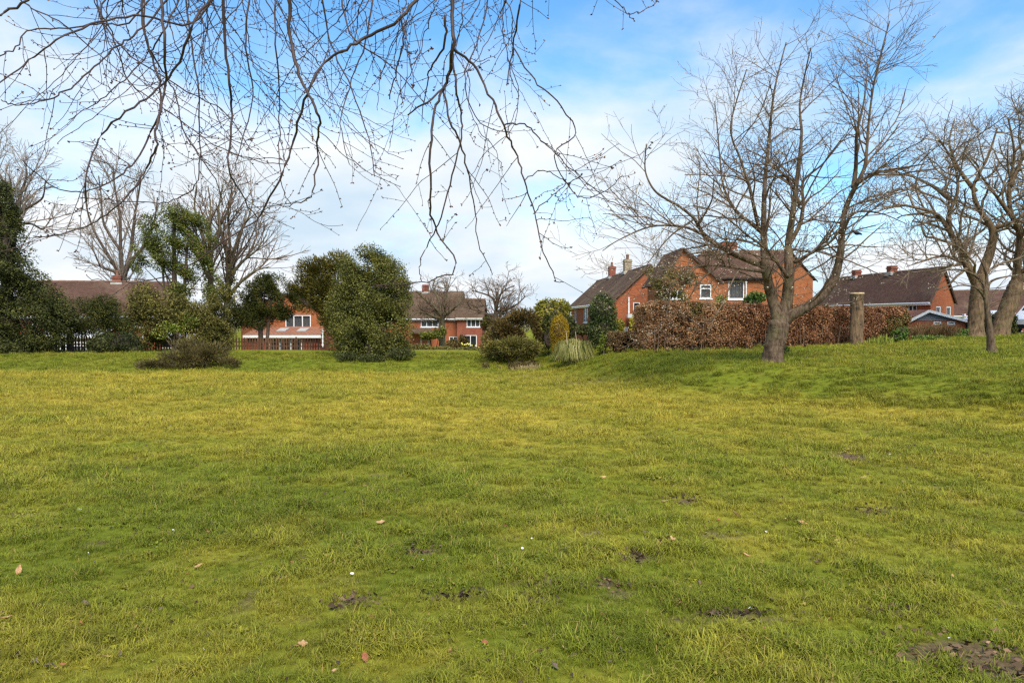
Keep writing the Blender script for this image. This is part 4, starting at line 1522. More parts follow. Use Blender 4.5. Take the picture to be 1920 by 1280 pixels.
bare_tree('bare_tree', 'bare tree with crooked limbs showing above the tall dark conifer', limbs, LVT, 0.013, trunk, ('bark_dark', 'twig_pale'), None)
D = 55
for lab, x0, tr, lm in (
    ('ivy-stemmed bare tree with straight trunk between the ivy-clad tree and the yews', 398, [(398, 665), (397, 600), (395, 530), (393, 470)],
     [[(393, 475), (392, 430), (395, 390), (390, 350)], [(393, 480), (375, 430), (365, 390), (368, 350)], [(394, 480), (412, 430), (410, 390), (418, 345)], [(396, 530), (372, 480), (362, 430)]]),
    ('tall bare tree with several rising stems, right of the ivy-stemmed one', 436, [(424, 665), (424, 600), (428, 540), (432, 490)],
     [[(432, 495), (430, 440), (428, 400), (435, 360)], [(432, 500), (448, 440), (465, 410), (475, 375)], [(430, 520), (455, 490), (480, 470), (500, 440)], [(426, 560), (450, 530), (475, 510), (505, 500)], [(432, 500), (420, 460), (410, 410), (405, 380)]])):
    trunk = px_line(tr, D, D, 4)
    trunk = flare(trunk, np.linspace(13, 9, len(trunk)) * D / F / 2, 1.3)
    root = bare_tree('bare_tree', lab, [limb(q, D, D + RNG.uniform(-1.2, 1.2), 7, 2) for q in lm], LVT, 0.011, trunk, ('bark_green', 'twig'), None)
    lobes = [px_lobe(p[0], p[1], D, 16, 34) for p in tr] + [px_lobe(tr[2][0] + 8, 560, D, 22, 40), px_lobe(tr[1][0] - 6, 620, D, 26, 36)]
    leaf_cloud('ivy', lobes, 3600, 0.16, M['ivy_dry'], root, gaps=0.45, shell=0.9, seed=x0)
    D += 1.5

# small garden trees in the middle
LVG = [dict(per=2.6, **{'from': 0.1}, ang=(30, 70), len=(1.0, 2.6), r=0.04, seg=0.3, wander=0.16, trop=0.03, least=4),
       dict(per=3.4, **{'from': 0.1}, ang=(30, 65), len=(0.5, 1.3), r=0.02, seg=0.25, wander=0.18, trop=0.02),
       dict(per=4.2, **{'from': 0.1}, ang=(30, 65), len=(0.25, 0.8), r=0.011, seg=0.2, wander=0.18, trop=0.0)]
D = 62
trunk = px_line([(830, 668), (829, 640), (828, 610), (830, 592)], D, D, 4)
trunk = flare(trunk, np.linspace(13, 11, len(trunk)) * D / F / 2, 1.2)
limbs = [limb([(829, 596), (815, 575), (795, 560), (780, 545)], D, D - 1, 6, 2), limb([(830, 595), (835, 570), (838, 545), (830, 528)], D, D + 1, 6, 2),
         limb([(831, 596), (848, 580), (860, 570), (868, 555)], D, D - 1, 6, 2), limb([(829, 592), (822, 560), (812, 540), (815, 525)], D, D + 1, 6, 2),
         limb([(829, 600), (805, 590), (785, 585), (770, 595)], D, D - 1.5, 5, 2)]
bare_tree('apple_tree', 'twiggy bare garden tree in front of the brown-roofed house', limbs, LVG, 0.010, trunk, ('bark_green', 'twig'), None)
D = 56
trunk = px_line([(928, 680), (927, 640), (929, 600), (930, 580)], D, D, 4)
trunk = flare(trunk, np.linspace(11, 9, len(trunk)) * D / F / 2, 1.2)
limbs = [limb([(930, 584), (935, 560), (945, 545), (965, 535)], D, D + 1, 6, 2), limb([(930, 582), (925, 560), (905, 550), (885, 545)], D, D - 1, 6, 2),
         limb([(929, 590), (950, 580), (970, 570), (985, 555)], D, D - 1, 5, 2), limb([(929, 595), (905, 585), (885, 580), (875, 565)], D, D + 1, 5, 2),
         limb([(930, 580), (932, 555), (928, 540)], D, D, 5, 2)]
bare_tree('apple_tree', 'open-crowned bare garden tree beside the white french doors', limbs, LVG, 0.009, trunk, ('bark_dark', 'twig'), None)


# ------------------------------------------------------------------ evergreens and shrubs
def evergreen(name, label, trunks, lobes, n, size, mat, cat='tree', bark='bark_dark', inner=None, **kw):
    p0 = trunks[0][0][0]
    root = empty(name, (p0[0], p0[1], float(height(p0[0], p0[1]))), label, cat)
    for pts, rad in trunks:
        mb = MB(); mb.tube(pts, rad, 10)
        mb.build('trunk', M[bark], root, True)
    leaf_cloud('crown', lobes, n, size, mat, root, **kw)
    br = []                                               # limbs carrying the lobes
    for l in lobes:
        c = np.array(l[:3])
        t = trunks[0][0]
        i = int(np.clip(len(t) * 0.6 + RNG.integers(-2, 3), 1, len(t) - 1))
        br.append((spline([t[i], (t[i] + c) / 2 + RNG.normal(size=3) * 0.1, c], 4), np.linspace(0.07, 0.02, 9)))
    lines_obj('branches', br, M[bark], root)
    return root


def stick(pts, D, w0, w1):
    l = px_line(pts, D, D, 4)
    return l, np.linspace(w0, w1, len(l)) * D / F / 2


def tiers(px, D, top, bot, w0, w1, n, seed, jit=8):
    rg = np.random.default_rng(seed)
    out = []
    for i in range(n):
        t = i / (n - 1)
        y = top + (bot - top) * t
        w = w0 + (w1 - w0) * t
        for s in (-0.55, 0.1, 0.6):
            out.append(px_lobe(px + s * w + rg.normal() * jit, y + rg.normal() * 6, D + rg.normal() * 0.6, w * rg.uniform(0.35, 0.6) + 8, (bot - top) / n * rg.uniform(0.55, 0.95)))
    return out


D = 44
evergreen('conifer_tree', 'tall dark conifer with ragged tiers at the end of the bank', [stick([(8, 690), (8, 600), (10, 480), (12, 365)], D, 22, 4)],
          tiers(2, D, 366, 660, 20, 98, 13, 3, 5) + [px_lobe(8, 400, D, 24, 30), px_lobe(14, 440, D, 32, 30), px_lobe(22, 485, D, 42, 30), px_lobe(40, 525, D, 48, 28)] + [px_lobe(80, 560, D, 40, 30), px_lobe(105, 590, D, 38, 28), px_lobe(40, 640, D, 60, 32), px_lobe(95, 625, D, 40, 26)],
          78000, 0.125, M['conifer'], mode='droop', gaps=0.36, shell=0.75, seed=1)
D = 46
evergreen('yew_tree', 'low dark yew with one bare trunk beside the dark picket fence', [stick([(133, 668), (132, 645), (130, 610), (135, 580)], D, 13, 6)],
          [px_lobe(110, 585, D, 46, 26), px_lobe(160, 590, D, 50, 32), px_lobe(205, 600, D, 40, 36), px_lobe(85, 610, D, 36, 22), px_lobe(140, 612, D, 48, 20), px_lobe(225, 620, D, 32, 24), px_lobe(195, 572, D, 26, 20)],
          38000, 0.125, M['yew'], mode='droop', gaps=0.36, shell=0.8, seed=2, aspect=0.3)
D = 50
evergreen('yew_tree', 'dark yew with two bare trunks in front of the tiled lean-to', [stick([(487, 668), (489, 640), (488, 600), (490, 540)], D, 13, 5), stick([(502, 668), (501, 640), (504, 605), (510, 560)], D, 9, 4)],
          [px_lobe(470, 560, D, 32, 34), px_lobe(510, 545, D, 36, 34), px_lobe(490, 590, D, 46, 26), px_lobe(545, 560, D, 30, 24), px_lobe(448, 590, D, 26, 26), px_lobe(500, 522, D, 22, 14), px_lobe(525, 585, D, 26, 16)],
          26000, 0.16, M['yew'], mode='out', up=0.35, gaps=0.36, shell=0.85, seed=3, aspect=0.28)
D = 48
evergreen('yew_tree', 'bronze-tinged yew with upswept sprays behind the big holly', [stick([(640, 675), (636, 620), (630, 560), (625, 500)], D, 16, 5)],
          [px_lobe(562, 545, D, 22, 18), px_lobe(590, 508, D, 36, 28), px_lobe(635, 500, D, 34, 30), px_lobe(575, 535, D, 30, 22), px_lobe(612, 545, D, 44, 34), px_lobe(640, 570, D, 40, 50), px_lobe(590, 570, D, 34, 18), px_lobe(655, 620, D, 44, 44), px_lobe(625, 600, D, 30, 30)],
          32000, 0.19, M['yew_gold'], mode='out', up=0.5, gaps=0.38, shell=0.85, seed=4, aspect=0.24)
D = 40
evergreen('holly_tree', 'big rounded holly reaching the ground in the middle of the bank', [stick([(692, 682), (692, 640), (690, 580), (692, 500)], D, 16, 5)],
          [px_lobe(688, 490, D, 36, 32), px_lobe(664, 502, D, 34, 30), px_lobe(708, 502, D, 36, 32), px_lobe(725, 516, D, 38, 34), px_lobe(662, 530, D, 38, 34), px_lobe(645, 575, D, 38, 38), px_lobe(710, 560, D, 50, 44), px_lobe(745, 560, D, 30, 34),
           px_lobe(690, 610, D, 66, 44), px_lobe(740, 615, D, 36, 40), px_lobe(652, 632, D, 42, 36), px_lobe(700, 650, D, 66, 28), px_lobe(745, 652, D, 26, 20), px_lobe(757, 530, D, 16, 14), px_lobe(700, 585, D, 40, 40)],
          96000, 0.088, M['holly'], gaps=0.35, shell=0.8, seed=5, floor=-0.75)
D = 52
evergreen('ivy_clad_tree', 'tall ivy-clad tree with glossy green crown and bare lower stems', [stick([(330, 668), (329, 600), (327, 520), (326, 420)], D, 15, 6), stick([(345, 668), (345, 600), (347, 520), (352, 450)], D, 10, 4), stick([(308, 640), (308, 560), (304, 480)], D, 7, 3)],
          [px_lobe(325, 408, D, 36, 26), px_lobe(292, 425, D, 30, 26), px_lobe(362, 425, D, 30, 28), px_lobe(278, 462, D, 28, 24), px_lobe(330, 455, D, 44, 32), px_lobe(380, 458, D, 28, 30), px_lobe(300, 492, D, 38, 24), px_lobe(365, 500, D, 34, 26),
           px_lobe(266, 497, D, 20, 18), px_lobe(332, 530, D, 18, 40), px_lobe(390, 505, D, 20, 26), px_lobe(400, 545, D, 20, 34), px_lobe(345, 535, D, 22, 24)],
          40000, 0.115, M['ivy'], gaps=0.47, shell=0.85, seed=6)
# thicket at the foot of the ivy-clad trees
D = 47
shrub('ivy_thicket', 'tangled olive thicket round the feet of the ivy-clad tree', 'shrub',
      [px_lobe(275, 560, D, 34, 30), px_lobe(310, 580, D, 46, 34), px_lobe(350, 590, D, 40, 36), px_lobe(262, 590, D, 24, 36), px_lobe(395, 600, D, 30, 46), px_lobe(420, 620, D, 24, 40), px_lobe(380, 640, D, 40, 26), px_lobe(290, 630, D, 36, 26), px_lobe(420, 560, D, 22, 30)],
      34000, 0.125, M['ivy_dry'], core=False, gaps=0.36, shell=0.9, seed=7, stems=7)
shrub('forsythia_bush', 'yellow-leaved bush over the little greenhouse', 'shrub', [px_lobe(330, 612, 46.5, 34, 14), px_lobe(355, 600, 46.5, 22, 16), px_lobe(300, 625, 46.5, 18, 12)],
      1500, 0.14, M['lime'], core=False, gaps=0.5, shell=0.95, seed=8)
shrub('dark_bush', 'rounded dark evergreen bush at the end of the dark picket fence', 'shrub', [px_lobe(195, 648, 44.5, 28, 20), px_lobe(228, 644, 44.5, 32, 22), px_lobe(250, 655, 44.5, 18, 14)],
      8500, 0.13, M['dark_shrub'], gaps=0.2, shell=0.5, seed=9)
shrub('dark_bush', 'dark low evergreen bush under the tall dark conifer', 'shrub', [px_lobe(20, 650, 44, 40, 20), px_lobe(60, 645, 45, 26, 20)],
      5500, 0.15, M['dark_shrub'], gaps=0.25, shell=0.6, seed=10)
shrub('bramble_mound', 'sprawling brown bramble mound on the left bank', 'bramble',
      [px_lobe(340, 672, 35.6, 44, 20, 40), px_lobe(385, 664, 36, 46, 26, 40), px_lobe(285, 684, 35.2, 30, 9, 30), px_lobe(425, 680, 35.6, 24, 11, 30), px_lobe(350, 655, 37.5, 44, 20, 40)],
      12000, 0.2, M['bramble'], core=False, gaps=0.36, shell=0.95, seed=11, aspect=0.13, mode='out', up=0.4)
shrub('bramble_mound', 'dry brown bramble skirt at the foot of the big holly', 'bramble', [px_lobe(650, 668, 38, 22, 10, 30), px_lobe(750, 664, 38.3, 28, 12, 30), px_lobe(695, 672, 37.8, 44, 8, 20)],
      3600, 0.12, M['dark_shrub'], core=False, gaps=0.3, shell=0.95, seed=12, aspect=0.4)
# garden edge right of the middle
D = 39
shrub('brown_conifer', 'brown-tipped shrub mass left of the golden hedge', 'shrub',
      [px_lobe(955, 620, D, 40, 26), px_lobe(985, 606, D, 28, 28), px_lobe(990, 640, D, 30, 32), px_lobe(940, 645, D, 36, 26), px_lobe(968, 595, D, 16, 14)],
      14000, 0.14, M['brown_shrub'], core=False, gaps=0.3, shell=0.8, seed=13, mode='out', up=0.3, aspect=0.35)
shrub('olive_shrub', 'low olive spreading shrub below the brown-tipped shrubs', 'shrub', [px_lobe(930, 656, 37.5, 30, 18), px_lobe(965, 648, 37, 34, 18), px_lobe(995, 655, 37.5, 22, 20)],
      7000, 0.14, M['olive'], core=False, gaps=0.3, shell=0.8, seed=14, mode='out', up=0.2, aspect=0.3)
def low_lobe(px, D, rx, rz, ry=None, lift=0.06):
    """flat lobe resting on the ground"""
    g = foot(px, D)
    return (g[0], g[1], g[2] + lift, rx, ry or rx, rz)


shrub('brush_pile', 'heap of dead brown brushwood on the bank foot', 'brushwood', [low_lobe(930, 36.2, 0.75, 0.22, 0.5), low_lobe(960, 36.0, 0.8, 0.28, 0.5), low_lobe(992, 36.2, 0.6, 0.22, 0.5)],
      4200, 0.2, M['bramble'], core=False, gaps=0.2, shell=0.95, seed=15, aspect=0.12)
shrub('dry_grass_clump', 'pale dead grass clump beside the pampas grass', 'dry grass', [low_lobe(978, 35.2, 0.6, 0.12, 0.4), low_lobe(1002, 35.6, 0.5, 0.14, 0.4)],
      1000, 0.24, M['straw'], core=False, gaps=0.2, shell=0.95, seed=16, mode='out', up=0.7, aspect=0.06)
shrub('golden_conifer', 'tall yellow-green clipped conifer hedge behind the arch shrub', 'hedge', [px_lobe(1036, 588, 43, 34, 28), px_lobe(1018, 584, 43, 16, 22), px_lobe(1055, 584, 43, 16, 22), px_lobe(1036, 625, 43, 34, 34)],
      10000, 0.13, M['golden'], gaps=0.15, shell=0.45, seed=17)
shrub('arch_shrub', 'dark clipped shrub arching over the golden egg-shaped topiary', 'shrub', [px_lobe(1048, 605, 38.5, 28, 18), px_lobe(1028, 628, 38.5, 12, 34), px_lobe(1068, 618, 38.5, 12, 24), px_lobe(1048, 630, 39, 26, 26)],
      7000, 0.11, M['yew'], gaps=0.15, shell=0.45, seed=18)
shrub('egg_topiary', 'golden egg-shaped clipped topiary', 'topiary', [px_lobe(1049, 622, 36, 16.5, 31), px_lobe(1047, 645, 36, 13, 22)], 11000, 0.05, M['topiary'], gaps=0.02, shell=0.12, seed=19)
shrub('evergreen_column', 'round-topped dark clipped evergreen column', 'topiary', [px_lobe(1130, 585, 36, 25, 33), px_lobe(1130, 615, 36, 26, 36), px_lobe(1130, 640, 36, 25, 26)], 14000, 0.085, M['column'], gaps=0.05, shell=0.2, seed=20)
shrub('low_hedge', 'low dark green hedge behind the pampas grass', 'hedge', [px_lobe(1085, 618, 41, 24, 10), px_lobe(1110, 618, 41, 20, 10)], 3000, 0.11, M['dark_shrub'], gaps=0.1, shell=0.4, seed=21)
shrub('golden_bush', 'small gold-green bush right of the evergreen column', 'shrub', [px_lobe(1160, 612, 38, 11, 14), px_lobe(1158, 622, 38, 11, 14)], 2600, 0.09, M['golden'], gaps=0.1, shell=0.5, seed=22)
shrub('yellow_bush', 'bright yellow bush peeping past the end of the beech hedge', 'shrub', [px_lobe(1187, 608, 36, 7, 14), px_lobe(1187, 625, 36, 7, 14)], 1400, 0.09, M['yellow'], gaps=0.1, shell=0.5, seed=23)
shrub('green_bush', 'small bright green leafy bush beside the brown clipped hedge', 'shrub', [px_lobe(1133, 640, 33.3, 9, 12), px_lobe(1128, 652, 33.3, 9, 8)], 1500, 0.09, M['lime'], core=False, gaps=0.2, shell=0.8, seed=24)
shrub('green_bush', 'yellow-green shrub top showing above the beech hedge below the house window', 'shrub', [px_lobe(1352, 562, 41, 12, 10), px_lobe(1350, 580, 41, 12, 14), px_lobe(1350, 605, 41, 10, 20)], 1200, 0.12, M['lime'], core=False, gaps=0.2, shell=0.8, seed=25)
shrub('laurel_bush', 'green laurel showing above the beech hedge near the cherry trunk', 'shrub', [px_lobe(1416, 558, 40, 18, 13), px_lobe(1405, 566, 40, 12, 10), px_lobe(1416, 590, 40, 14, 26)], 2200, 0.15, M['green'], core=False, gaps=0.3, shell=0.8, seed=26)
shrub('ivy_clad_stump', 'olive ivy-smothered small tree rising behind the rounded end of the beech hedge', 'tree', [px_lobe(1245, 522, 39, 36, 22), px_lobe(1285, 530, 39, 26, 26), px_lobe(1230, 512, 39, 20, 14), px_lobe(1265, 555, 39, 34, 26), px_lobe(1265, 600, 39, 10, 40)],
      6500, 0.13, M['ivy_dry'], core=False, gaps=0.44, shell=0.9, seed=27, stems=6)


def box_hedge(name, label, px0, D0, px1, D1, ztop0, ztop1, thick, n, size, mat, mat2=None, seed=0, base=0.0, bul=0.18):
    """clipped hedge: leaves over a wavy box, twiggy core inside"""
    rg = np.random.default_rng(seed)
    a, b = xy(px0, D0), xy(px1, D1)
    L_ = np.linalg.norm(b - a); u = (b - a) / L_; nrm = np.array((u[1], -u[0]))
    root = empty(name, on(*a), label, 'hedge')

    def surf(s, q, t):
        """s along 0..L, q across -1 (front)..1 (back), t up 0..1"""
        c = a[:, None] + u[:, None] * s - nrm[:, None] * (q * thick / 2)
        z0 = height(c[0], c[1], False) + base
        z1 = ztop0 + (ztop1 - ztop0) * s / L_
        return np.stack([c[0], c[1], z0 + (z1 - z0) * t], -1)
    front, top, end = L_ * 2.1, L_ * thick, thick * 2.1 * 2
    m = int(n)
    k = rg.choice(3, size=m, p=np.array((front * 1.15, top, end)) / (front * 1.15 + top + end))
    s = rg.uniform(0, L_, m); q = rg.uniform(-1, 1, m); t = rg.uniform(0.03, 1, m)
    dep = rg.random(m) ** 1.8 * 0.35
    s = np.where(k == 2, np.where(rg.random(m) < 0.5, dep * 0.6, L_ - dep * 0.6), s)
    q = np.where(k == 0, np.where(rg.random(m) < 0.78, -1 + dep, 1 - dep), q)
    t = np.where(k == 1, 1 - dep * 0.5, t)
    # round the shoulders and the ends
    q = q * (1 - 0.22 * smooth(0.8, 1.0, t))
    es = np.minimum(s, L_ - s)
    q = q * (0.72 + 0.28 * smooth(0, 0.7, es))
    t = t * (0.93 + 0.07 * smooth(0, 0.6, es))
    p = surf(s, q, t)
    w = (fbm(s * 1.3, p[:, 2] * 1.6, 60 + seed) - 0.5) * bul * 3
    p[:, 0] += nrm[0] * w; p[:, 1] += nrm[1] * w; p[:, 2] += (fbm(s * 1.7, s * 0 + 3, 61 + seed) - 0.5) * 0.16 * t
    keep = fbm(s * 3.2 + q, p[:, 2] * 3.2, 62 + seed) > 0.27 + 0.12 * noise2(s * 0.8, p[:, 2] * 0.9, 63 + seed)
    bare = (t < 0.16) & (rg.random(m) < 0.7)
    keep &= ~bare
    p = p[keep]; s = s[keep]
    m = len(p)
    rnd = rg.normal(size=(m, 3)); rnd /= np.linalg.norm(rnd, axis=1)[:, None]
    ax = rnd + np.array((nrm[0], nrm[1], -0.5)) * 0.5
    ax /= np.linalg.norm(ax, axis=1)[:, None]
    sd = np.cross(ax, rg.normal(size=(m, 3))); sd /= np.linalg.norm(sd, axis=1)[:, None]
    nn = np.cross(ax, sd)
    z = (size * rg.uniform(0.6, 1.4, m))[:, None]
    v = np.stack([p - ax * z * .5, p + sd * z * .32 + nn * z * .12, p + ax * z * .5, p - sd * z * .32 + nn * z * .12], 1)
    if mat2 is not None:
        tan = rg.random(m) < (0.95 * (1 - smooth(1.5, 6.0, s)) + 0.22)
        grn = (fbm(s * 0.9, p[:, 2] * 0.8, 90 + seed) > 0.60) & (rg.random(m) < 0.62) & (s > 1.2)
        tan &= ~grn
        for nm, sel, mt in (('foliage', ~tan & ~grn, mat), ('dry_foliage', tan, mat2), ('green_foliage', grn, M['ivy_dry'])):
            link_mesh(nm, raw_mesh(nm, v[sel].reshape(-1, 3), 4), mt, root)
    else:
        link_mesh('foliage', raw_mesh('foliage', v.reshape(-1, 3), 4), mat, root)
    if L_ > 5:                                    # bare stems at the foot, stray shoots above the clipped top
        tb_ = MB()
        for i in range(int(L_ * 26)):
            si, qi = rg.uniform(0.2, L_ - 0.2), rg.uniform(-0.8, 0.8)
            a0 = surf(np.array([si]), np.array([qi]), np.array([0.95]))[0]
            tb_.tube([a0, a0 + np.array((rg.normal() * 0.05, rg.normal() * 0.05, rg.uniform(0.12, 0.32)))], [0.006, 0.003], 3, False)
        for i in range(int(L_ * 9)):
            si, qi = rg.uniform(0.2, L_ - 0.2), rg.uniform(-0.95, -0.6)
            a0 = surf(np.array([si]), np.array([qi]), np.array([0.0]))[0]
            a1_ = surf(np.array([si + rg.normal() * 0.15]), np.array([qi]), np.array([0.5]))[0]
            tb_.tube([a0, a1_], [0.022, 0.012], 4, False)
        tb_.build('twigs', M['twig'], root)
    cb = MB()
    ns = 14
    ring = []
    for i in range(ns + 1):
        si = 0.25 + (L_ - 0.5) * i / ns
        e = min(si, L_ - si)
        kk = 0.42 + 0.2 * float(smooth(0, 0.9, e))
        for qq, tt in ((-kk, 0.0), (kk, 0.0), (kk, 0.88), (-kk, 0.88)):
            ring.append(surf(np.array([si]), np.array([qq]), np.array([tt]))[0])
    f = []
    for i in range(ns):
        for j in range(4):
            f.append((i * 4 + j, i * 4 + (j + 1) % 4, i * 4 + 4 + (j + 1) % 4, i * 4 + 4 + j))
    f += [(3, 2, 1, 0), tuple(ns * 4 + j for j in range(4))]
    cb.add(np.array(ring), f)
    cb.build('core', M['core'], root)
    return root


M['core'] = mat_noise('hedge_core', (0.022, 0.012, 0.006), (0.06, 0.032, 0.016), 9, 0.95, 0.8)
box_hedge('beech_hedge', 'long clipped beech hedge keeping its copper-brown winter leaves', 1203, 31, 1688, 37, zp(566, 31), zp(577, 37), 1.6, 140000, 0.06, M['beech'], M['beech_tan'], 2)
box_hedge('clipped_hedge', 'short brown clipped hedge block left of the beech hedge', 1144, 33.2, 1181, 32.6, zp(620, 33), zp(620, 33), 0.9, 7000, 0.07, M['hedge_brown'], None, 5, bul=0.05)
box_hedge('clipped_hedge', 'narrow green hedge end joining the beech hedge', 1179, 33.6, 1206, 33.0, zp(621, 33.4), zp(619, 33), 0.9, 5000, 0.08, M['ivy_dry'], None, 6, bul=0.08)
# ivy at the hedge foot and plants beyond the stump
shrub('ivy_patch', 'dark ivy along the foot of the beech hedge', 'ivy', [px_lobe(x, 659 - (x - 1250) * 0.012, 30.6 + (x - 1250) * 0.0105, 40, 6, 18) for x in (1250, 1310, 1370, 1430, 1490, 1550, 1600, 1650)],
      5200, 0.09, M['dark_shrub'], core=False, gaps=0.3, shell=0.95, seed=30, stems=1)
shrub('spiky_plant', 'spiky green and yellow striped plant at the foot of the tree stump', 'plant', [px_lobe(1640, 648, 34, 22, 9), px_lobe(1655, 642, 34.5, 18, 10)],
      900, 0.42, M['lime'], core=False, gaps=0.1, shell=0.95, seed=31, mode='up', aspect=0.09)
shrub('green_bush', 'dark green leafy bush low down at the right end of the beech hedge', 'shrub', [px_lobe(1685, 632, 35.5, 14, 14), px_lobe(1690, 622, 35.5, 12, 10)], 2000, 0.1, M['green'], gaps=0.2, shell=0.6, seed=32)
shrub('brown_shrub', 'low bare brown shrub in front of the garage', 'shrub', [px_lobe(1735, 622, 40, 24, 15), px_lobe(1770, 620, 40, 28, 15), px_lobe(1715, 625, 39.5, 16, 13)],
      6000, 0.16, M['hedge_brown'], core=False, gaps=0.25, shell=0.9, seed=33, mode='up', aspect=0.12)
shrub('green_bush', 'low green ground plants along the garage shrub', 'shrub', [px_lobe(1740, 634, 38.5, 34, 6), px_lobe(1785, 630, 40, 24, 7), px_lobe(1805, 624, 41, 12, 10)], 2400, 0.11, M['green'], core=False, gaps=0.3, shell=0.95, seed=34)
shrub('dark_hedge', 'dark clipped evergreen between the gnarled tree and the white van', 'hedge', [px_lobe(1890, 600, 44, 14, 18), px_lobe(1892, 620, 44, 14, 18), px_lobe(1852, 608, 45, 14, 22)], 6000, 0.11, M['yew'], gaps=0.1, shell=0.4, seed=35)
shrub('green_bush', 'small green clump at the foot of the cherry trunk', 'shrub', [px_lobe(1432, 676, 23.4, 14, 4), px_lobe(1470, 655, 27, 12, 8)], 900, 0.09, M['green'], core=False, gaps=0.1, shell=0.95, seed=36, mode='up', aspect=0.2)
# garden in the middle distance
shrub('garden_shrub', 'dark flat-topped shrub before the porch roof', 'shrub', [px_lobe(805, 628, 60, 18, 8), px_lobe(825, 622, 61, 12, 12)], 2200, 0.17, M['ivy'], core=False, gaps=0.25, shell=0.8, seed=37)
shrub('garden_shrub', 'reddish brown shrub left of the white french doors', 'shrub', [px_lobe(850, 648, 56, 16, 11), px_lobe(868, 640, 57, 10, 12)], 2200, 0.16, M['brown_shrub'], core=False, gaps=0.25, shell=0.8, seed=38)
shrub('garden_shrub', 'green hedge row at the top of the bank below the porch', 'shrub', [px_lobe(790, 652, 52, 22, 8), px_lobe(830, 655, 52, 24, 6), px_lobe(880, 656, 50, 26, 6)], 4200, 0.13, M['ivy_dry'], core=False, gaps=0.2, shell=0.8, seed=39)
shrub('garden_shrub', 'tall olive shrub right of the white french doors', 'shrub', [px_lobe(915, 615, 58, 14, 22), px_lobe(920, 640, 55, 20, 18)], 4200, 0.15, M['olive'], core=False, gaps=0.3, shell=0.8, seed=40)


def pampas():
    D = 33.5
    g = foot(1075, D)
    root = empty('pampas_grass', g, 'arching pale pampas grass clump below the evergreen column', 'grass clump')
    rg = np.random.default_rng(77)
    k = D / F
    V = []
    for i in range(2600):
        th = rg.uniform(0, 2 * math.pi)
        out = rg.uniform(0.1, 1.0)
        h = 44 * k * rg.uniform(0.55, 1.12)
        rad = 40 * k * out
        b = g + np.array((rg.normal() * 0.16, rg.normal() * 0.14, 0))
        d = np.array((math.cos(th), math.sin(th), 0))
        sd = np.array((-d[1], d[0], 0)) * 0.011
        pts = [b, b + d * rad * 0.3 + (0, 0, h * 0.75), b + d * rad * 0.7 + (0, 0, h * (1.0 - 0.15 * out)), b + d * rad * 1.05 + (0, 0, h * (0.95 - 0.75 * out))]
        wd = (1, 1, 0.8, 0.25)
        for j in range(3):
            V += [pts[j] - sd * wd[j], pts[j] + sd * wd[j], pts[j + 1] + sd * wd[j + 1], pts[j + 1] - sd * wd[j + 1]]
    link_mesh('blades', raw_mesh('blades', np.array(V), 4), M['pampas'], root)
    mb = MB()
    for px, t in ((1062, 618), (1080, 622)):
        b = P(px, 655, D - 0.4); e = P(px - 1, t, D - 0.4)
        mb.tube(spline([b, (b + e) / 2 + (0.03, 0, 0), e], 4), np.linspace(0.018, 0.01, 9), 5)
    mb.build('stalk', M['cut_wood'], root)


pampas()


def stump():
    D = 33.5
    l = px_line([(1606, 656), (1605, 630), (1607, 600), (1607, 570), (1607, 551)], D, D, 5)
    g = on(l[0][0], D)
    root = empty('tree_stump', g, 'tall sawn-off tree stump standing before the beech hedge', 'stump')
    mb = MB()
    r = np.interp(np.linspace(0, 1, len(l)), [0, 0.12, 0.5, 0.85, 1], [30, 25, 23, 22, 25]) * D / F / 2
    mb.bole(l, r, 22, 0.05, 0.3, 4)
    mb.build('trunk', M['bark_old'], root, True)
    mb = MB()
    t = l[-1]
    mb.tube([t + (0, 0, 0.004), t + (0, 0, 0.06)], [r[-1] * 1.03, r[-1] * 0.98], 16)
    mb.build('cut_top', M['cut_wood'], root)
    for (dx, dz) in ((0.05, 1.15), (-0.1, 1.9)):
        mb = MB()
        c = l[0] + (dx, -0.23, dz)
        mb.tube([c, c + (0, -0.06, 0)], [0.06, 0.035], 8)
        mb.build('knot', M['bark_dark'], root)


stump()


# ------------------------------------------------------------------ vehicles on the road at the right
def road():
    xs = np.linspace(24, 80, 30); ys = np.linspace(43.5, 48.5, 6)
    v, f = [], []
    for y in ys:
        for x in xs:
            v.append((x, y, float(height(x, y)) + 0.03))
    nx = len(xs)
    for j in range(len(ys) - 1):
        for i in range(nx - 1):
            f.append((j * nx + i, j * nx + i + 1, (j + 1) * nx + i + 1, (j + 1) * nx + i))
    o = MB().add(v, f).build('road', M['asphalt'])
    tag(o, 'asphalt road behind the big trees', 'road', kind='structure')


road()


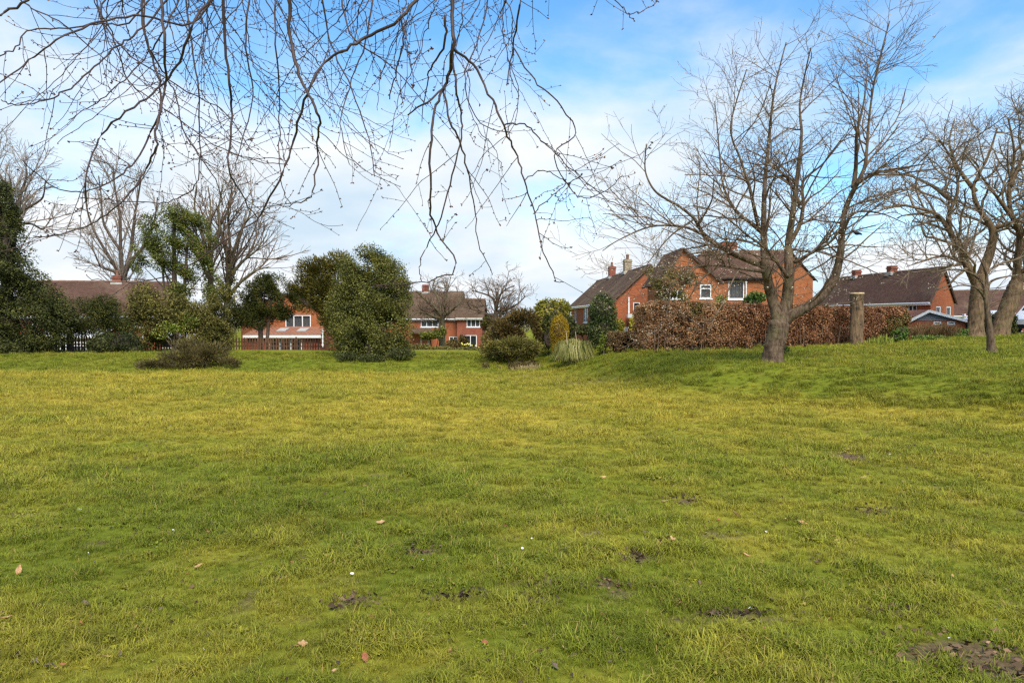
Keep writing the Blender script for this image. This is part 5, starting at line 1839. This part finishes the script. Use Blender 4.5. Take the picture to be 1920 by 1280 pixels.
def vehicle(name, label, cat, x, y, profile, width, wheelr, axles, windows, rz):
    """side profile (length, height) swept across the width with a slight tumblehome"""
    z = float(height(x, y)) + 0.03
    root = empty(name, (x, y, z), label, cat)
    co, si = math.cos(rz), math.sin(rz)

    def T(l, w, h):
        return (x + l * co - w * si, y + l * si + w * co, z + h)
    hw = width / 2
    mb = MB()
    top = max(p[1] for p in profile)
    rows = []
    for w, ins in ((-1, 1), (-0.93, 0), (0.93, 0), (1, 1)):
        row = []
        for l, h in profile:
            tumble = 1 - 0.14 * max(0, (h - 0.9) / (top - 0.9 + 1e-6))
            sc = 0.97 if ins else 1.0
            row.append(T(l * sc, w * hw * tumble, 0.25 + (h - 0.25) * (0.97 if ins else 1)))
        rows.append(row)
    n = len(profile)
    v = [p for r in rows for p in r]
    f = []
    for r in range(3):
        for i in range(n):
            j = (i + 1) % n
            f.append((r * n + i, r * n + j, (r + 1) * n + j, (r + 1) * n + i))
    f += [tuple(range(n - 1, -1, -1)), tuple(3 * n + i for i in range(n))]
    mb.add(v, f)
    mb.build('body', M['car_white'], root)
    for nm, quad in windows:
        b = MB()
        b.hexa([T(*q) for q in quad])
        b.build(nm, M['glass_car'], root)
    for ax in axles:
        for s in (-1, 1):
            b = MB()
            c0, c1 = T(ax, s * (hw - 0.2), wheelr), T(ax, s * (hw + 0.01), wheelr)
            b.tube([c0, c1], wheelr, 18)
            w = b.build('wheel', M['black'], root)
            b = MB()
            b.tube([c1, T(ax, s * (hw + 0.025), wheelr)], wheelr * 0.62, 14)
            b.build('rim', M['rim'], w)
    L0 = min(p[0] for p in profile); L1 = max(p[0] for p in profile)
    for s in (-1, 1):
        b = MB()
        b.hexa([T(*q) for q in ((L0 - 0.02, s * hw * 0.9, 0.68), (L0 - 0.02, s * hw * 0.55, 0.68), (L0 + 0.25, s * hw * 0.55, 0.68), (L0 + 0.25, s * hw * 0.9, 0.68),
                                (L0 + 0.06, s * hw * 0.88, 0.88), (L0 + 0.06, s * hw * 0.58, 0.88), (L0 + 0.25, s * hw * 0.58, 0.88), (L0 + 0.25, s * hw * 0.88, 0.88))])
        b.build('headlight', M['lamp'], root)
    b = MB()
    b.box(T(L0 + 0.05, 0, 0.42), (0.22, width * 0.94, 0.22), rz)
    b.build('bumper', M['black'], root)
    for s in (-1, 1):
        b = MB()
        b.box(T(L0 + 1.15, s * (hw + 0.08), 1.12), (0.12, 0.2, 0.16), rz)
        b.build('wing_mirror', M['car_white'], root)
    return root


M['glass_car'] = mat_noise('car_glass', (0.03, 0.035, 0.04), (0.05, 0.055, 0.06), 2, 0.05, spec=0.6)
van = [(-2.3, 0.3), (-2.4, 0.55), (-2.35, 0.85), (-1.5, 1.12), (-0.75, 1.85), (-0.4, 1.98), (2.3, 1.98), (2.4, 1.8), (2.4, 0.35)]
vehicle('van', 'white van parked at the roadside beyond the leaning gnarled tree', 'van', 31.9, 44.9, van, 1.85, 0.33, (-1.55, 1.5),
        [('windscreen', [(-1.42, -.72, 1.18), (-1.42, .72, 1.18), (-1.2, .72, 1.18), (-1.2, -.72, 1.18), (-0.83, -.66, 1.82), (-0.83, .66, 1.82), (-0.6, .66, 1.82), (-0.6, -.66, 1.82)]),
         ('side_window', [(-1.1, -.925, 1.15), (-0.2, -.925, 1.15), (-0.2, -.7, 1.15), (-1.1, -.7, 1.15), (-0.65, -.85, 1.7), (-0.2, -.85, 1.7), (-0.2, -.7, 1.7), (-0.65, -.7, 1.7)])], R(20))
car = [(-2.0, 0.3), (-2.1, 0.5), (-2.05, 0.75), (-1.0, 0.95), (-0.3, 1.38), (0.9, 1.42), (1.7, 1.0), (2.05, 0.85), (2.05, 0.35)]
vehicle('car', 'white car half hidden behind the upright gnarled trunk', 'car', 29.9, 47.3, car, 1.7, 0.31, (-1.3, 1.3),
        [('windscreen', [(-0.95, -.66, 1.0), (-0.95, .66, 1.0), (-0.7, .66, 1.0), (-0.7, -.66, 1.0), (-0.42, -.6, 1.34), (-0.42, .6, 1.34), (-0.2, .6, 1.34), (-0.2, -.6, 1.34)]),
         ('side_window', [(-0.6, -.845, 0.98), (1.2, -.845, 0.98), (1.2, -.7, 0.98), (-0.6, -.7, 0.98), (-0.15, -.80, 1.32), (0.75, -.80, 1.32), (0.75, -.7, 1.32), (-0.15, -.7, 1.32)])], R(8))


# ------------------------------------------------------------------ far woods
def far_woods():
    rg = np.random.default_rng(5)
    lobes = []
    for x in np.linspace(-170, 190, 120):
        y = 190 + rg.normal() * 10
        h = rg.uniform(3.0, 6.0)
        lobes.append((x + rg.normal() * 2, y, -2 + h * 0.5, rg.uniform(3, 6), 4, h * 0.6))
    o = leaf_cloud('far_woodland', lobes, 26000, 0.9, M['wood_far'], None, gaps=0.25, shell=0.6, seed=60, aspect=0.5)
    tag(o, 'distant brown winter woodland beyond the gardens', 'woodland', kind='stuff')


far_woods()


# ------------------------------------------------------------------ the tree overhead: hanging twigs of a tree standing beside the photographer
def overhead():
    g = on(0.9, -2.4)
    root = empty('overhanging_tree', g, 'bare tree overhead whose drooping budded twigs hang across the sky', 'tree')
    # (pixels, distance at start, distance at end, width px at start, width px at end)
    S = [
        ([(110, -60), (50, -2), (0, 25), (-60, 45)], 3.6, 3.3, 8, 5),
        ([(420, -30), (359, 44), (270, 30), (186, 42), (105, 76), (55, 114), (0, 156), (-60, 175)], 4.6, 3.6, 7, 3),
        ([(300, -20), (240, 40), (190, 44), (127, 54), (59, 56), (30, 89), (0, 105), (-40, 118)], 4.4, 3.6, 5, 2.5),
        ([(330, -20), (260, 60), (220, 86), (186, 118), (139, 160), (100, 183), (60, 194), (20, 196), (4, 188)], 4.8, 3.8, 6, 2),
        ([(345, -20), (304, 63), (274, 105), (240, 143), (198, 181), (165, 203), (127, 224)], 4.6, 4.0, 5, 2),
        ([(410, -25), (359, 55), (329, 127), (295, 169), (236, 211), (186, 262), (163, 330), (160, 382), (140, 396)], 4.4, 3.6, 8, 2.5),
        ([(300, -25), (308, 84), (310, 160), (295, 236), (291, 278), (270, 325), (228, 380), (181, 414), (127, 435), (63, 445)], 4.2, 3.8, 8, 2.5),
        ([(268, -25), (270, 63), (295, 139), (300, 203), (279, 257), (249, 308), (203, 342), (156, 359), (101, 350), (42, 302)], 4.5, 3.9, 7, 2),
        ([(418, -30), (422, 68), (430, 160), (435, 219), (427, 312), (447, 354), (481, 409)], 4.0, 4.2, 9, 3),
        ([(540, -30), (544, 63), (557, 127), (578, 177), (599, 219), (595, 279), (587, 359), (557, 380), (520, 386)], 3.8, 4.2, 10, 2),
        ([(514, -20), (517, 84), (525, 169), (523, 253), (527, 338), (545, 385)], 4.6, 4.6, 5, 2),
        ([(800, -30), (752, 35), (695, 66), (651, 92), (607, 118), (577, 175), (550, 265), (523, 338), (481, 412), (440, 440), (367, 490), (295, 523), (224, 530), (160, 519)], 4.0, 4.3, 9, 2),
        ([(270, -20), (274, 76), (304, 131), (329, 177), (342, 240), (371, 291), (405, 338), (422, 392)], 4.9, 4.6, 5, 2),
        ([(348, -20), (359, 84), (371, 169), (375, 253), (371, 338), (330, 372), (280, 380), (150, 370)], 5.0, 4.6, 5, 2),
        ([(848, -40), (848, 30), (850, 92), (836, 153), (817, 197), (809, 262), (806, 372), (822, 437), (855, 503), (787, 529), (700, 535)], 3.9, 4.3, 10.5, 2),
        ([(850, 90), (887, 122), (922, 188), (944, 236), (966, 284), (984, 337), (1001, 398), (1019, 472), (1045, 525), (1056, 528)], 3.9, 4.2, 7, 2),
        ([(848, 100), (857, 175), (866, 219), (863, 271), (844, 346), (822, 420), (800, 464), (787, 500), (790, 525)], 4.0, 4.4, 6, 2),
        ([(832, 165), (844, 227), (863, 271), (879, 332), (892, 402), (896, 455), (925, 516)], 4.0, 4.2, 6, 2),
        ([(980, -30), (973, 10), (962, 87), (949, 162)], 4.4, 4.5, 6, 3),
        ([(962, 90), (1001, 149), (1045, 192), (1080, 249), (1040, 289), (1067, 350), (1097, 372), (1140, 355), (1167, 328)], 4.4, 4.3, 4, 2),
        ([(944, 236), (984, 234), (1010, 258), (1040, 289), (1089, 332), (1141, 376), (1189, 394)], 4.1, 4.2, 4, 2),
        ([(984, 336), (1014, 319), (1045, 330), (1067, 350)], 4.1, 4.1, 3, 2),
        ([(1001, 398), (1030, 372), (1062, 345), (1090, 330)], 4.1, 4.0, 3, 2),
        ([(836, 160), (800, 192), (763, 214)], 4.0, 3.9, 6, 4),
        ([(752, 35), (756, 74), (745, 130), (730, 188)], 4.0, 4.2, 5, 3),
        ([(835, 30), (834, 80), (806, 130), (800, 160), (790, 230)], 4.1, 4.5, 7, 2),
        ([(1130, -30), (1160, 5), (1176, 26), (1190, 38)], 4.0, 4.0, 3, 2),
        ([(1176, 26), (1205, 22), (1232, 4)], 4.0, 3.9, 2.5, 1.5),
        ([(700, -20), (690, 60), (660, 150), (640, 230), (655, 310)], 5.0, 4.8, 5, 2),
        ([(600, -20), (620, 80), (660, 170), (690, 260), (705, 330)], 5.2, 4.9, 5, 2),
        ([(470, -20), (460, 90), (475, 180), (455, 260), (440, 320)], 5.2, 5.0, 5, 2),
        ([(640, -20), (655, 60), (740, 130), (800, 200)], 5.2, 4.8, 5, 2),
        ([(920, -20), (900, 70), (870, 150), (900, 230), (960, 250)], 5.0, 4.6, 4, 2),
        ([(206, -20), (190, 30), (230, 90), (330, 160), (420, 210), (470, 280)], 4.8, 4.8, 5, 2),
        ([(180, -20), (185, 20), (210, 60), (240, 150), (290, 190), (400, 270), (470, 300), (540, 310)], 5.0, 4.7, 4, 2),
        ([(20, -15), (60, 15), (110, 40), (170, 90), (230, 140), (270, 190)], 4.4, 4.6, 4, 2),
    ]
    rg = np.random.default_rng(12)
    for i in range(30):                                  # finer strands between the main ones
        x = rg.uniform(150, 960)
        D0 = rg.uniform(4.2, 6.0)
        pts = [(x, -20)]
        dx, y = rg.normal() * 22, -20
        while y < rg.uniform(120, 370):
            y += rg.uniform(35, 60); dx += rg.normal() * 14; x += dx
            pts.append((x, y))
        S.append((pts, D0, D0 + rg.normal() * 0.5, 3.0, 1.5))
    # trunk behind the photographer and limbs reaching out over the frame
    mb = MB()
    tr = spline([g + (0, 0, -0.1), g + (0.02, 0.05, 1.2), g + (-0.05, 0.15, 2.6), g + (-0.1, 0.3, 3.6)], 5)
    mb.tube(tr, np.linspace(0.26, 0.18, len(tr)) * (1 + 0.5 * np.exp(-np.linspace(0, 8, len(tr)))), 14)
    mb.build('trunk', M['bark'], root, True)
    crotch = tr[-1]
    ends = [(-3.4, 3.6, 4.4), (-2.4, 4.2, 4.5), (-1.5, 4.0, 4.4), (-0.4, 3.6, 4.4), (0.6, 4.3, 4.3)]
    limbs = []
    for e in ends:
        e = np.array(e)
        m = crotch * 0.5 + e * 0.5 + np.array((0, 0, 0.75))
        l = spline([crotch, crotch * 0.75 + m * 0.25 + (0, 0, 0.45), m, e], 6)
        r = np.linspace(0.11, 0.022, len(l))
        limbs.append((l, r))
        b = MB(); b.tube(l, r, 8)
        b.build('limb', M['bark'], root, True)
    lp = np.concatenate([l[len(l) // 2:] for l, r in limbs])
    strands = []
    for pts, D0, D1, w0, w1 in S:
        l = px_line(pts, D0, D1, 5, 0.12)
        l = l + RNG.normal(size=l.shape) * 0.004
        k = (D0 + D1) / 2 / F / 2 * 0.72
        r = np.linspace(w0 * k, max(w1 * k, 0.0018), len(l))
        if pts[0][1] <= 0:                                # joins the nearest limb above the frame
            j = lp[np.argmin(np.linalg.norm(lp - (l[0] + (0, -0.2, 0.6)), axis=1))]
            pre = spline([j, (j + l[0]) / 2 + (0, 0, 0.12), l[0]], 4)[:-1]
            l = np.vstack([pre, l])
            r = np.concatenate([np.linspace(r[0] * 1.25, r[0], len(pre)), r])
        strands.append((l, r))
        b = MB(); b.tube(l, r, 6)
        b.build('branch', M['twig_red'], root, True)
    tw, buds = [], []
    ramify(strands, tw, [dict(per=3.8, **{'from': 0.22}, ang=(25, 65), len=(0.18, 0.7), rise=0.0, r=0.0026, seg=0.05, wander=0.09, trop=-0.03, curl=0.11)], 0.0014)
    tw2 = []
    ramify(tw, tw2, [dict(per=1.9, **{'from': 0.2}, ang=(30, 65), len=(0.06, 0.22), rise=0.3, r=0.0022, seg=0.035, wander=0.10, trop=0.02)], 0.0012)
    lines_obj('twigs', tw + tw2, M['twig_red'], root, 0.008)
    for pts, rad in strands + tw + tw2:
        step = 0.07 if rad[0] > 0.004 else 0.035
        acc = 0
        for i in range(1, len(pts)):
            acc += np.linalg.norm(pts[i] - pts[i - 1])
            if acc > step and pts[i][2] < 4.2:
                acc = 0
                if RNG.random() < 0.7:
                    d = pts[i] - pts[i - 1]
                    d /= np.linalg.norm(d) + 1e-9
                    buds.append((pts[i], d + perp(d) * 0.9))
        if rad[0] < 0.004:
            d = pts[-1] - pts[-2]
            for _ in range(int(RNG.integers(1, 4))):
                buds.append((pts[-1], d / (np.linalg.norm(d) + 1e-9) + RNG.normal(size=3) * 0.5))
    buds_obj('buds', buds, M['bud_dark'], root, 0.0125)


overhead()


# ------------------------------------------------------------------ bird, flowers, litter on the grass
def bird():
    D = float(tb[1]) - 0.6
    c = P(1606, 437, D)
    ax = np.array((-0.95, 0.1, 0.3)); ax /= np.linalg.norm(ax)
    s = np.array((-0.17, -0.10, -0.05, 0.0, 0.05, 0.08, 0.105, 0.125, 0.145))
    r = np.array((0.012, 0.022, 0.045, 0.055, 0.047, 0.032, 0.033, 0.024, 0.003))
    pts = c + ax * s[:, None] + np.outer((0, 0, 0, 0, 0.01, 0.025, 0.04, 0.045, 0.04), (0, 0, 1))
    root = empty('bird', c + (0, 0, -0.08), 'dark bird perched on a right-hand limb of the cherry', 'bird')
    mb = MB(); mb.tube(spline(pts, 3), np.interp(np.linspace(0, 1, 25), np.linspace(0, 1, 9), r), 10)
    mb.build('body', M['bird'], root, True)
    for sgn in (-1, 1):
        w = MB()
        q = c + np.array((0.0, sgn * 0.048, 0.012))
        w.tube([q + ax * 0.05, q, q - ax * 0.08, q - ax * 0.15], [0.012, 0.03, 0.022, 0.004], 6)
        w.build('wing', M['bird'], root, True)
        l = MB()
        l.tube([c + (0, sgn * 0.02, -0.04), c + (0.005, sgn * 0.02, -0.085)], 0.004, 4)
        l.build('leg', M['bud_dark'], root)
    # the twig it sits on
    return root


bird()


def daffodils():
    rg = np.random.default_rng(3)
    for i in range(14):
        px = rg.uniform(862, 900); D = rg.uniform(49.5, 50.5)
        g = foot(px, D)
        root = empty('daffodil', g, 'pale yellow daffodil on the bank top below the white french doors', 'flower', 'daffodils below the french doors')
        h = rg.uniform(0.3, 0.5)
        mb = MB(); mb.tube([g, g + (0.02, 0, h)], 0.008, 4)
        mb.build('stem', M['green'], root)
        mb = MB()
        c = g + (0.02, -0.03, h)
        for k in range(6):
            a = k * math.pi / 3
            e = c + (0.065 * math.cos(a), -0.02, 0.065 * math.sin(a))
            s = np.array((-math.sin(a), 0, math.cos(a))) * 0.022
            m_ = (c + e) / 2
            mb.add([c, m_ + s, e, m_ - s], [(0, 1, 2, 3)])
        mb.tube([c, c + (0, -0.05, 0)], [0.015, 0.026], 6)
        mb.build('bloom', M['petal_y'], root)


daffodils()


def litter():
    rg = np.random.default_rng(8)
    mats = {'tan': mat_noise('tan_leaf', (0.42, 0.22, 0.10), (0.58, 0.36, 0.19), 60, 0.8), 'rust': mat_noise('rust_leaf', (0.26, 0.085, 0.045), (0.40, 0.16, 0.075), 60, 0.8),
            'grey': mat_noise('grey_leaf', (0.10, 0.07, 0.05), (0.22, 0.16, 0.12), 60, 0.85), 'white': mat_noise('petal', (0.7, 0.7, 0.66), (0.82, 0.82, 0.8), 40, 0.7)}

    def leaf_mesh(seed, mat, w=0.5, curl=0.3):
        r = np.random.default_rng(seed)
        n = 7
        v, f = [], []
        for i in range(n):
            t = i / (n - 1)
            hw = w * math.sin(math.pi * min(1, t * 0.94 + 0.05)) ** 0.8 * 0.5 * (1 + 0.15 * r.normal())
            bend = curl * (t - 0.5) ** 2 * 1.6
            v += [(t - 0.5, -hw, bend + 0.22 * hw + r.normal() * 0.02), (t - 0.5, 0, bend - 0.03), (t - 0.5, hw, bend + 0.22 * hw + r.normal() * 0.02)]
        for i in range(n - 1):
            for k in range(2):
                f.append((i * 3 + k, i * 3 + k + 1, i * 3 + 3 + k + 1, i * 3 + 3 + k))
        v += [(-0.5, -0.012, 0.1), (-0.5, 0.012, 0.1), (-0.72, 0, 0.12)]
        f.append((n * 3, n * 3 + 1, n * 3 + 2))
        me = bpy.data.meshes.new('fallen_leaf')
        me.from_pydata(v, [], f)
        me.materials.append(mat)
        return me
    kinds = {'tan': ('pale tan curled dead leaf lying in the grass', 'tan dead leaves on the meadow'), 'rust': ('rust-red dead leaf lying in the grass', 'rust-red dead leaves on the meadow'),
             'grey': ('grey-brown shrivelled dead leaf lying in the grass', 'shrivelled dead leaves on the meadow'), 'white': ('small white petal lying in the grass', 'white petals on the meadow')}
    lib = {k: [leaf_mesh(i + 10 * j, mats[k], 0.55 if k != 'white' else 0.7, 0.5 if k == 'grey' else 0.3) for i in range(4)] for j, k in enumerate(kinds)}
    spots = [(568, 1213, 'tan', .075), (553, 1222, 'tan', .05), (685, 1240, 'rust', .07), (65, 1250, 'grey', .08), (90, 1255, 'grey', .08), (83, 1181, 'tan', .06), (152, 1175, 'rust', .04), (12, 1168, 'tan', .06),
             (35, 1075, 'tan', .09), (161, 1140, 'grey', .07), (225, 1235, 'grey', .07), (200, 1240, 'tan', .06), (320, 1010, 'grey', .09), (376, 988, 'rust', .09), (390, 1000, 'rust', .07), (519, 902, 'rust', .12),
             (372, 1068, 'tan', .07), (660, 1083, 'white', .06), (630, 1066, 'tan', .06), (713, 983, 'tan', .09), (683, 915, 'tan', .08), (692, 872, 'white', .06), (773, 1066, 'tan', .08), (698, 1165, 'rust', .06),
             (842, 1232, 'tan', .05), (945, 1070, 'white', .06), (1008, 945, 'tan', .10), (1131, 900, 'tan', .1), (1247, 943, 'tan', .09), (1300, 878, 'tan', .1), (1505, 986, 'tan', .13), (1382, 970, 'tan', .12),
             (1262, 1018, 'tan', .09), (1271, 1141, 'tan', .07), (1214, 1153, 'rust', .05), (1131, 1160, 'rust', .06), (1101, 1219, 'grey', .06), (1165, 1230, 'grey', .07), (1401, 1045, 'tan', .08), (1492, 1262, 'tan', .06),
             (1245, 1015, 'tan', .06), (1700, 961, 'tan', .12), (1716, 950, 'white', .07), (1800, 998, 'rust', .09), (1866, 1173, 'white', .06), (1743, 1105, 'white', .05), (1403, 756, 'white', .12), (1668, 856, 'white', .09),
             (980, 1066, 'white', .04), (419, 843, 'white', .06), (820, 828, 'white', .07), (453, 1050, 'grey', .07), (640, 895, 'tan', .08), (1020, 680 + 200, 'tan', .08), (1310, 1100, 'grey', .06), (1570, 1020, 'tan', .07),
             (905, 1005, 'white', .04), (1620, 900, 'tan', .09), (1450, 1130, 'grey', .06), (300, 1150, 'grey', .05), (1040, 1255, 'grey', .06), (545, 1060, 'rust', .05), (270, 930, 'tan', .08), (150, 960, 'white', .05)]
    for i in range(120):
        spots.append((rg.uniform(0, 1920), rg.uniform(790, 1275), rg.choice(['tan', 'rust', 'grey', 'grey', 'white']), rg.uniform(0.022, 0.05)))
    for x, y, k, s in spots:
        g = ground(x, y, 2.0, 40)
        o = bpy.data.objects.new('fallen_leaf' if k != 'white' else 'white_petal', lib[k][int(rg.integers(4))])
        COL.objects.link(o)
        s = s * rg.uniform(0.8, 1.1) * (0.6 if k == 'white' else 0.85)
        o.location = (g[0], g[1], g[2] + rg.uniform(0.012, 0.03))
        o.scale = (s, s, s)
        o.rotation_euler = (rg.normal() * 0.4, rg.normal() * 0.35, rg.uniform(0, 6.3))
        tag(o, kinds[k][0], 'leaf' if k != 'white' else 'petal', kinds[k][1])


litter()


def crumbs():
    rg = np.random.default_rng(15)
    pts = []
    for cx, cy, a, b, k in DIRT:
        if a > 1.0: continue
        n = int(200 * min(1, a * 3))
        th = rg.uniform(0, 6.283, n); q = rg.random(n) ** 0.6 * 1.9
        pts.append(np.stack([cx + a * q * np.cos(th), cy + b * q * np.sin(th)], -1))
    n = 5000
    y = np.sqrt(rg.uniform(2.6 ** 2, 13 ** 2, n))
    x = rg.uniform(-0.75, 0.75, n) * y
    k = fbm(x * 1.3, y * 1.3, 81) > 0.55
    pts.append(np.stack([x[k], y[k]], -1))
    p = np.concatenate(pts)
    z = height(p[:, 0], p[:, 1])
    m = len(p)
    c = np.stack([p[:, 0], p[:, 1], z + 0.008 + 0.022 * rg.random(m)], -1)
    ax = rg.normal(size=(m, 3)) * np.array((1, 1, 0.35)); ax /= np.linalg.norm(ax, axis=1)[:, None]
    sd = np.cross(ax, rg.normal(size=(m, 3))); sd /= np.linalg.norm(sd, axis=1)[:, None]
    s_ = (0.011 + 0.02 * rg.random(m) ** 2)[:, None]
    nn = np.cross(ax, sd)
    v = np.stack([c - ax * s_, c + sd * s_ * 0.5 + nn * s_ * 0.3, c + ax * s_, c - sd * s_ * 0.5 + nn * s_ * 0.3], 1).reshape(-1, 3)
    mt = mat_leaf('crumb', (0.035, 0.022, 0.015), (0.11, 0.07, 0.042), (0.30, 0.19, 0.11))
    o = link_mesh('leaf_crumbs', raw_mesh('leaf_crumbs', v, 4), mt)
    tag(o, 'dark crumbs of rotted leaf and soil in the worn patches', 'litter', kind='stuff')


crumbs()


# ------------------------------------------------------------------ grass blades
def grass():
    m, nt, b = new_mat('grass_blades')
    N, L = nt.nodes, nt.links
    at = N.new('ShaderNodeAttribute'); at.attribute_type = 'INSTANCER'; at.attribute_name = 'tint'
    geo = N.new('ShaderNodeNewGeometry')
    hs = N.new('ShaderNodeHueSaturation')
    rv = N.new('ShaderNodeMapRange'); rv.inputs['To Min'].default_value = 0.72; rv.inputs['To Max'].default_value = 1.32
    L.new(geo.outputs['Random Per Island'], rv.inputs['Value'])
    L.new(rv.outputs[0], hs.inputs['Value'])
    L.new(at.outputs['Color'], hs.inputs['Color'])
    st = N.new('ShaderNodeMath'); st.operation = 'GREATER_THAN'; st.inputs[1].default_value = 0.955
    L.new(geo.outputs['Random Per Island'], st.inputs[0])
    mx = N.new('ShaderNodeMix'); mx.data_type = 'RGBA'; mx.inputs[7].default_value = (0.30, 0.22, 0.06, 1)
    L.new(st.outputs[0], mx.inputs[0]); L.new(hs.outputs[0], mx.inputs[6])
    L.new(mx.outputs[2], b.inputs['Base Color'])
    b.inputs['Roughness'].default_value = 0.6
    b.inputs['Specular IOR Level'].default_value = 0.1
    rg = np.random.default_rng(21)
    lib = bpy.data.collections.new('grass_tufts')
    for t in range(7):
        V = []
        Fc = []
        for i in range(34):
            th = rg.uniform(0, 2 * math.pi)
            r0 = 0.042 * math.sqrt(rg.random())
            p = np.array((r0 * math.cos(th), r0 * math.sin(th), -0.012))
            h = rg.uniform(0.03, 0.08) * (1.3 if t in (2, 5) else 1)
            az = th + rg.normal() * 0.9; lean = rg.uniform(0.25, 1.35)
            d = np.array((math.cos(az), math.sin(az), 0))
            sd = np.array((-d[1], d[0], 0)) * rg.uniform(0.0010, 0.0021)
            side = np.array((-d[1], d[0], 0)) * rg.normal() * h * 0.15
            p1 = p + d * h * lean * 0.15 + (0, 0, h * 0.45)
            p2 = p + d * h * lean * 0.5 + side * 0.5 + (0, 0, h * (0.85 - 0.15 * lean))
            e = p + d * h * lean * 1.05 + side + (0, 0, h * (1.05 - 0.55 * lean))
            n = len(V)
            V += [p - sd, p + sd, p1 + sd, p1 - sd, p2 + sd * 0.75, p2 - sd * 0.75, e]
            Fc += [(n, n + 1, n + 2, n + 3), (n + 3, n + 2, n + 4, n + 5), (n + 5, n + 4, n + 6)]
        me = bpy.data.meshes.new('tuft')
        me.from_pydata([tuple(v) for v in V], [], Fc)
        me.materials.append(m)
        o = bpy.data.objects.new('grass_tuft', me)
        lib.objects.link(o)
    for t in range(2):                                   # broad-leaved weeds, flat in the turf
        V, Fc = [], []
        for i in range(16 if t else 11):
            az = rg.uniform(0, 2 * math.pi); ln = rg.uniform(0.018, 0.045); wd = ln * (0.34 if t == 0 else 0.75) * 0.5
            c0 = np.array((rg.normal() * 0.022 * t, rg.normal() * 0.022 * t, 0.006 + 0.02 * rg.random() * t))
            d = np.array((math.cos(az), math.sin(az), 0)); sd = np.array((-d[1], d[0], 0)) * wd
            k = ln * (0.8 if t == 0 else 0.45)
            n = len(V)
            V += [c0, c0 + d * k * 0.55 + sd + (0, 0, 0.012), c0 + d * k + (0, 0, 0.008), c0 + d * k * 0.55 - sd + (0, 0, 0.012)]
            Fc += [(n, n + 1, n + 2, n + 3)]
        me = bpy.data.meshes.new('weed')
        me.from_pydata([tuple(v) for v in V], [], Fc)
        me.materials.append(m)
        lib.objects.link(bpy.data.objects.new('grass_weed', me))
    X, Y, S = [], [], []
    for y0, y1, dens, sc_ in ((2.2, 5, 430, 1.0), (5, 8, 300, 1.05), (8, 13, 150, 1.25), (13, 20, 75, 1.5), (20, 30, 36, 1.9), (30, 44, 17, 2.3)):
        n = int(dens * 1.75 * (y1 * y1 - y0 * y0) / 2)
        y = np.sqrt(rg.uniform(y0 * y0, y1 * y1, n))
        x = rg.uniform(-0.86, 0.86, n) * y + rg.normal(size=n) * 0.3
        X.append(x); Y.append(y); S.append(np.full(n, sc_))
    X, Y, S = np.concatenate(X), np.concatenate(Y), np.concatenate(S)
    d = dirt_at(X, Y)
    lush = 0.6 * fbm(X * 3.4, Y * 3.4, 71, 2) + 0.4 * fbm(X * 0.9, Y * 0.9, 72, 2)
    lush = np.clip((lush - 0.5) * 2.2 + 0.5, 0, 1)
    keep = rg.random(len(X)) > d * 0.92
    X, Y, S, lush = X[keep], Y[keep], S[keep], lush[keep]
    n = len(X)
    Z = height(X, Y)
    col = grass_color(X, Y)
    S = S * (0.5 + 1.0 * lush ** 1.4) * rg.uniform(0.75, 1.3, n)
    me = bpy.data.meshes.new('grass')
    me.vertices.add(n)
    me.vertices.foreach_set('co', np.stack([X, Y, Z], -1).astype(np.float32).ravel())
    a = me.attributes.new('tint', 'FLOAT_COLOR', 'POINT')
    a.data.foreach_set('color', np.concatenate([col, np.ones((n, 1))], 1).astype(np.float32).ravel())
    a = me.attributes.new('size', 'FLOAT', 'POINT'); a.data.foreach_set('value', S.astype(np.float32))
    a = me.attributes.new('which', 'INT', 'POINT'); a.data.foreach_set('value', np.where(rg.random(n) < 0.10 * (Y < 14), rg.integers(7, 9, n), rg.integers(0, 7, n)).astype(np.int32))
    a = me.attributes.new('turn', 'FLOAT_VECTOR', 'POINT')
    a.data.foreach_set('vector', np.stack([rg.normal(size=n) * 0.15, rg.normal(size=n) * 0.15, rg.uniform(0, 6.28, n)], -1).astype(np.float32).ravel())
    ob = bpy.data.objects.new('grass', me)
    COL.objects.link(ob)
    ng = bpy.data.node_groups.new('grass_scatter', 'GeometryNodeTree')
    ng.interface.new_socket('Geometry', in_out='INPUT', socket_type='NodeSocketGeometry')
    ng.interface.new_socket('Geometry', in_out='OUTPUT', socket_type='NodeSocketGeometry')
    gi, go = ng.nodes.new('NodeGroupInput'), ng.nodes.new('NodeGroupOutput')
    iop = ng.nodes.new('GeometryNodeInstanceOnPoints')
    ci = ng.nodes.new('GeometryNodeCollectionInfo')
    ci.inputs['Collection'].default_value = lib
    ci.inputs['Separate Children'].default_value = True
    ci.inputs['Reset Children'].default_value = True
    iop.inputs['Pick Instance'].default_value = True

    def attr(name, typ):
        k = ng.nodes.new('GeometryNodeInputNamedAttribute')
        k.data_type = typ
        k.inputs['Name'].default_value = name
        return k.outputs['Attribute']
    K = ng.links.new
    K(gi.outputs[0], iop.inputs['Points'])
    K(ci.outputs[0], iop.inputs['Instance'])
    K(attr('which', 'INT'), iop.inputs['Instance Index'])
    K(attr('turn', 'FLOAT_VECTOR'), iop.inputs['Rotation'])
    K(attr('size', 'FLOAT'), iop.inputs['Scale'])
    K(iop.outputs[0], go.inputs[0])
    md = ob.modifiers.new('scatter', 'NODES')
    md.node_group = ng
    tag(ob, 'short tufted green and yellow meadow grass', 'grass', kind='stuff')


grass()
